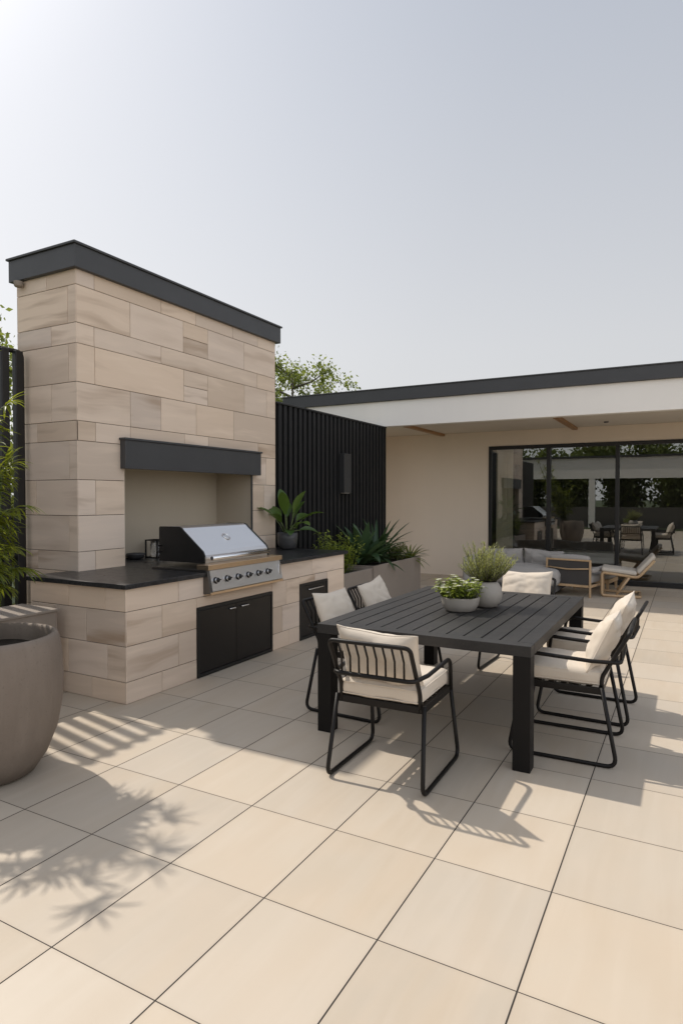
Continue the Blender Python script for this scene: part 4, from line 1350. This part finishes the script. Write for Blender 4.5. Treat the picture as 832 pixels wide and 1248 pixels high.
# local +y is the front: looped timber frames either side, backrest leaning to the rear
for s in (-1, 1):
    mb = MB()
    x = s * lw
    pts = fillet([(x, -0.45, 0.62), (x, -0.22, 0.335), (x, 0.32, 0.40), (x, 0.32, 0.025), (x, -0.26, 0.025)], [0, 0.12, 0.05, 0.05, 0], 8)
    mb.tube(pts, 0.023, n=8)
    mb.tube([(x, 0.10, 0.045), (x, -0.09, 0.335)], 0.019, n=8)
    mb.build('side_frame', M['wood'], lc)
mb = MB()
for (y, z) in ((0.30, 0.025), (-0.25, 0.025), (-0.12, 0.33), (0.26, 0.375), (-0.425, 0.575)):
    mb.box(-lw + 0.018, lw - 0.018, y - 0.02, y + 0.02, z - 0.012, z + 0.012, bev=0.004)
mb.build('cross_rail', M['wood'], lc)
mb = MB()
for (y0, z0, y1, z1) in ((0.33, 0.415, -0.2, 0.362), (-0.21, 0.37, -0.45, 0.655)):
    L = math.hypot(y1 - y0, z1 - z0) / 2
    ang = math.atan2(z1 - z0, y1 - y0)
    cushion(mb, lw - 0.005, L, 0.035, 0.03, 0.008, Matrix.Translation((0, (y0 + y1) / 2, (z0 + z1) / 2 + 0.035)) @ Matrix.Rotation(ang, 4, 'X'), seed=17)
mb.build('seat_cushion', M['oat'], lc)
mb = MB(); mb.box(-lw + 0.03, lw - 0.03, -0.15, 0.29, 0.352, 0.358, M=Matrix.Rotation(R(6.5), 4, 'X')); mb.build('seat_sling', M['darkfab'], lc)

# ------------------------------------------------------------------ across the terrace, behind the viewer: what the glass doors reflect
nh = empty('neighbour_pavilion', (0, -11, 0), 0, 'pale flat-roofed pavilion across the terrace mirrored in the glass doors', 'pavilion')
mb = MB()
mb.box(-9, 9, -11.2, -11.0, 2.65, 3.75)
mb_world(mb, 'fascia', M['white'], nh)
mb = MB(); mb.box(-9.1, 9.1, -11.3, -10.9, 3.752, 3.86); mb_world(mb, 'roof', M['charcoal'], nh)
mb = MB(); mb.box(-9, 9, -11.95, -11.85, 0, 1.1); mb_world(mb, 'dark_screen', M['inwall'], nh)
for x in (-8.2, -4.6, 0.9, 4.5, 8.2):
    mb = MB(); mb.box(x - 0.16, x + 0.16, -11.19, -11.01, 0, 2.648); mb_world(mb, 'column', M['white'], nh)
for k, x in enumerate((-9, -6.2, -3.4, -0.6, 2.2, 5.0, 8.0)):
    make_shrub('tall_hedge_bush', (x, -14.6 + 0.7 * (k % 2), -0.05), 4.9 + (k % 3) * 0.5, 2.3, 'tall dark green bush behind the pavilion mirrored in the glass', 'bushes behind the pavilion', 60 + k, leaves=6000, size=0.13)

# ------------------------------------------------------------------ camera
cam = bpy.data.cameras.new('camera')
co = bpy.data.objects.new('camera', cam)
COL.objects.link(co)
co.location = (0, 0, 1.62)
co.rotation_euler = (R(90 - 1.3), 0, R(28.7))
cam.sensor_fit = 'HORIZONTAL'
cam.sensor_width = 36.0
cam.lens = 36.0 * 772 / 832
cam.clip_start = 0.05
cam.clip_end = 2000
scene.camera = co

# ------------------------------------------------------------------ sun and sky
sd_ = Vector((-1.0, 0.20, 1.26)).normalized()
EL, AZ = math.asin(sd_.z), math.atan2(sd_.x, sd_.y)
sun = bpy.data.lights.new('sun', 'SUN')
sun.energy = 3.6
sun.angle = R(0.8)
sun.color = (1.0, 0.93, 0.83)
so = bpy.data.objects.new('sun', sun)
COL.objects.link(so)
so.location = sd_ * 30
so.rotation_euler = sd_.to_track_quat('Z', 'Y').to_euler()

w = bpy.data.worlds.new('World')
scene.world = w
w.use_nodes = True
nt = w.node_tree
nt.nodes.clear()
sky = nt.nodes.new('ShaderNodeTexSky')
sky.sky_type = 'NISHITA'
sky.sun_disc = False
sky.sun_elevation = EL
sky.sun_rotation = AZ
sky.air_density = 1.0
sky.dust_density = 4.5
sky.ozone_density = 1.0
hs = nt.nodes.new('ShaderNodeHueSaturation')
hs.inputs['Saturation'].default_value = 0.42
nt.links.new(sky.outputs[0], hs.inputs['Color'])
# summer haze: the Nishita sky veiled by a pale band that is whitest at the horizon
tcw = nt.nodes.new('ShaderNodeTexCoord')
sxyz = nt.nodes.new('ShaderNodeSeparateXYZ')
nt.links.new(tcw.outputs['Generated'], sxyz.inputs[0])
rmp = nt.nodes.new('ShaderNodeValToRGB')
els = rmp.color_ramp.elements
els[0].position, els[0].color = 0.0, (1.06, 1.06, 1.06, 1)
els[1].position, els[1].color = 0.62, (0.68, 0.735, 0.84, 1)
em = els.new(0.22); em.color = (0.98, 0.985, 1.0, 1)
nt.links.new(sxyz.outputs[2], rmp.inputs[0])
sc_ = nt.nodes.new('ShaderNodeVectorMath'); sc_.operation = 'SCALE'
nt.links.new(rmp.outputs[0], sc_.inputs[0])
# added fill light: sky brightened out of view to lift shaded chimney and fascia
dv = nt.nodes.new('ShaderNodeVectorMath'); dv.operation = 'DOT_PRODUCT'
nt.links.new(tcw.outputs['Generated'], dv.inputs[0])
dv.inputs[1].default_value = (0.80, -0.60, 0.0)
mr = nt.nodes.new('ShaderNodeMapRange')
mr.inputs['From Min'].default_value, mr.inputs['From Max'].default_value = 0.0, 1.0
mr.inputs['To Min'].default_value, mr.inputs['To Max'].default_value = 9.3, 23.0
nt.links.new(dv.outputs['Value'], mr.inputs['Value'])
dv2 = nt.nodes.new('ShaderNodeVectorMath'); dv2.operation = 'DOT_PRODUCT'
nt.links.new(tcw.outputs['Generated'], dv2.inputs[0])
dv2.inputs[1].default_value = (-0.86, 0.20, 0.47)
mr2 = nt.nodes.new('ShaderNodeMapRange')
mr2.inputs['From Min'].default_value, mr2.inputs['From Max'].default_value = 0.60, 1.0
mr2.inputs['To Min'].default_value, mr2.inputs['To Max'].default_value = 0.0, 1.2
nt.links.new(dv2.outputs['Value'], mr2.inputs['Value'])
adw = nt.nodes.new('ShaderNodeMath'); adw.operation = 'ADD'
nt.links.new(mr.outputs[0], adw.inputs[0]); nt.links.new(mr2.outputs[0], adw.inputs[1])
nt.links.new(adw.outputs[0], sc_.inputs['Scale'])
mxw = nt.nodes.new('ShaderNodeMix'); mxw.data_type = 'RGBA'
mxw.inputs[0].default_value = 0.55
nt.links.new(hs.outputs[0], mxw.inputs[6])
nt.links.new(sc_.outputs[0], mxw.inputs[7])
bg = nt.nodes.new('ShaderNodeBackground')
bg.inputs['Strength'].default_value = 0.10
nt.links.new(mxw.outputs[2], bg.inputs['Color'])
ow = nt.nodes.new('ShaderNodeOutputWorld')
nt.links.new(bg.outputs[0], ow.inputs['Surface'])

scene.view_settings.view_transform = 'Standard'
scene.view_settings.look = 'None'
scene.view_settings.exposure = 0
scene.view_settings.gamma = 1
scene.render.engine = 'CYCLES'
scene.cycles.use_denoising = True
scene.cycles.max_bounces = 10
scene.cycles.diffuse_bounces = 5
scene.cycles.transparent_max_bounces = 12
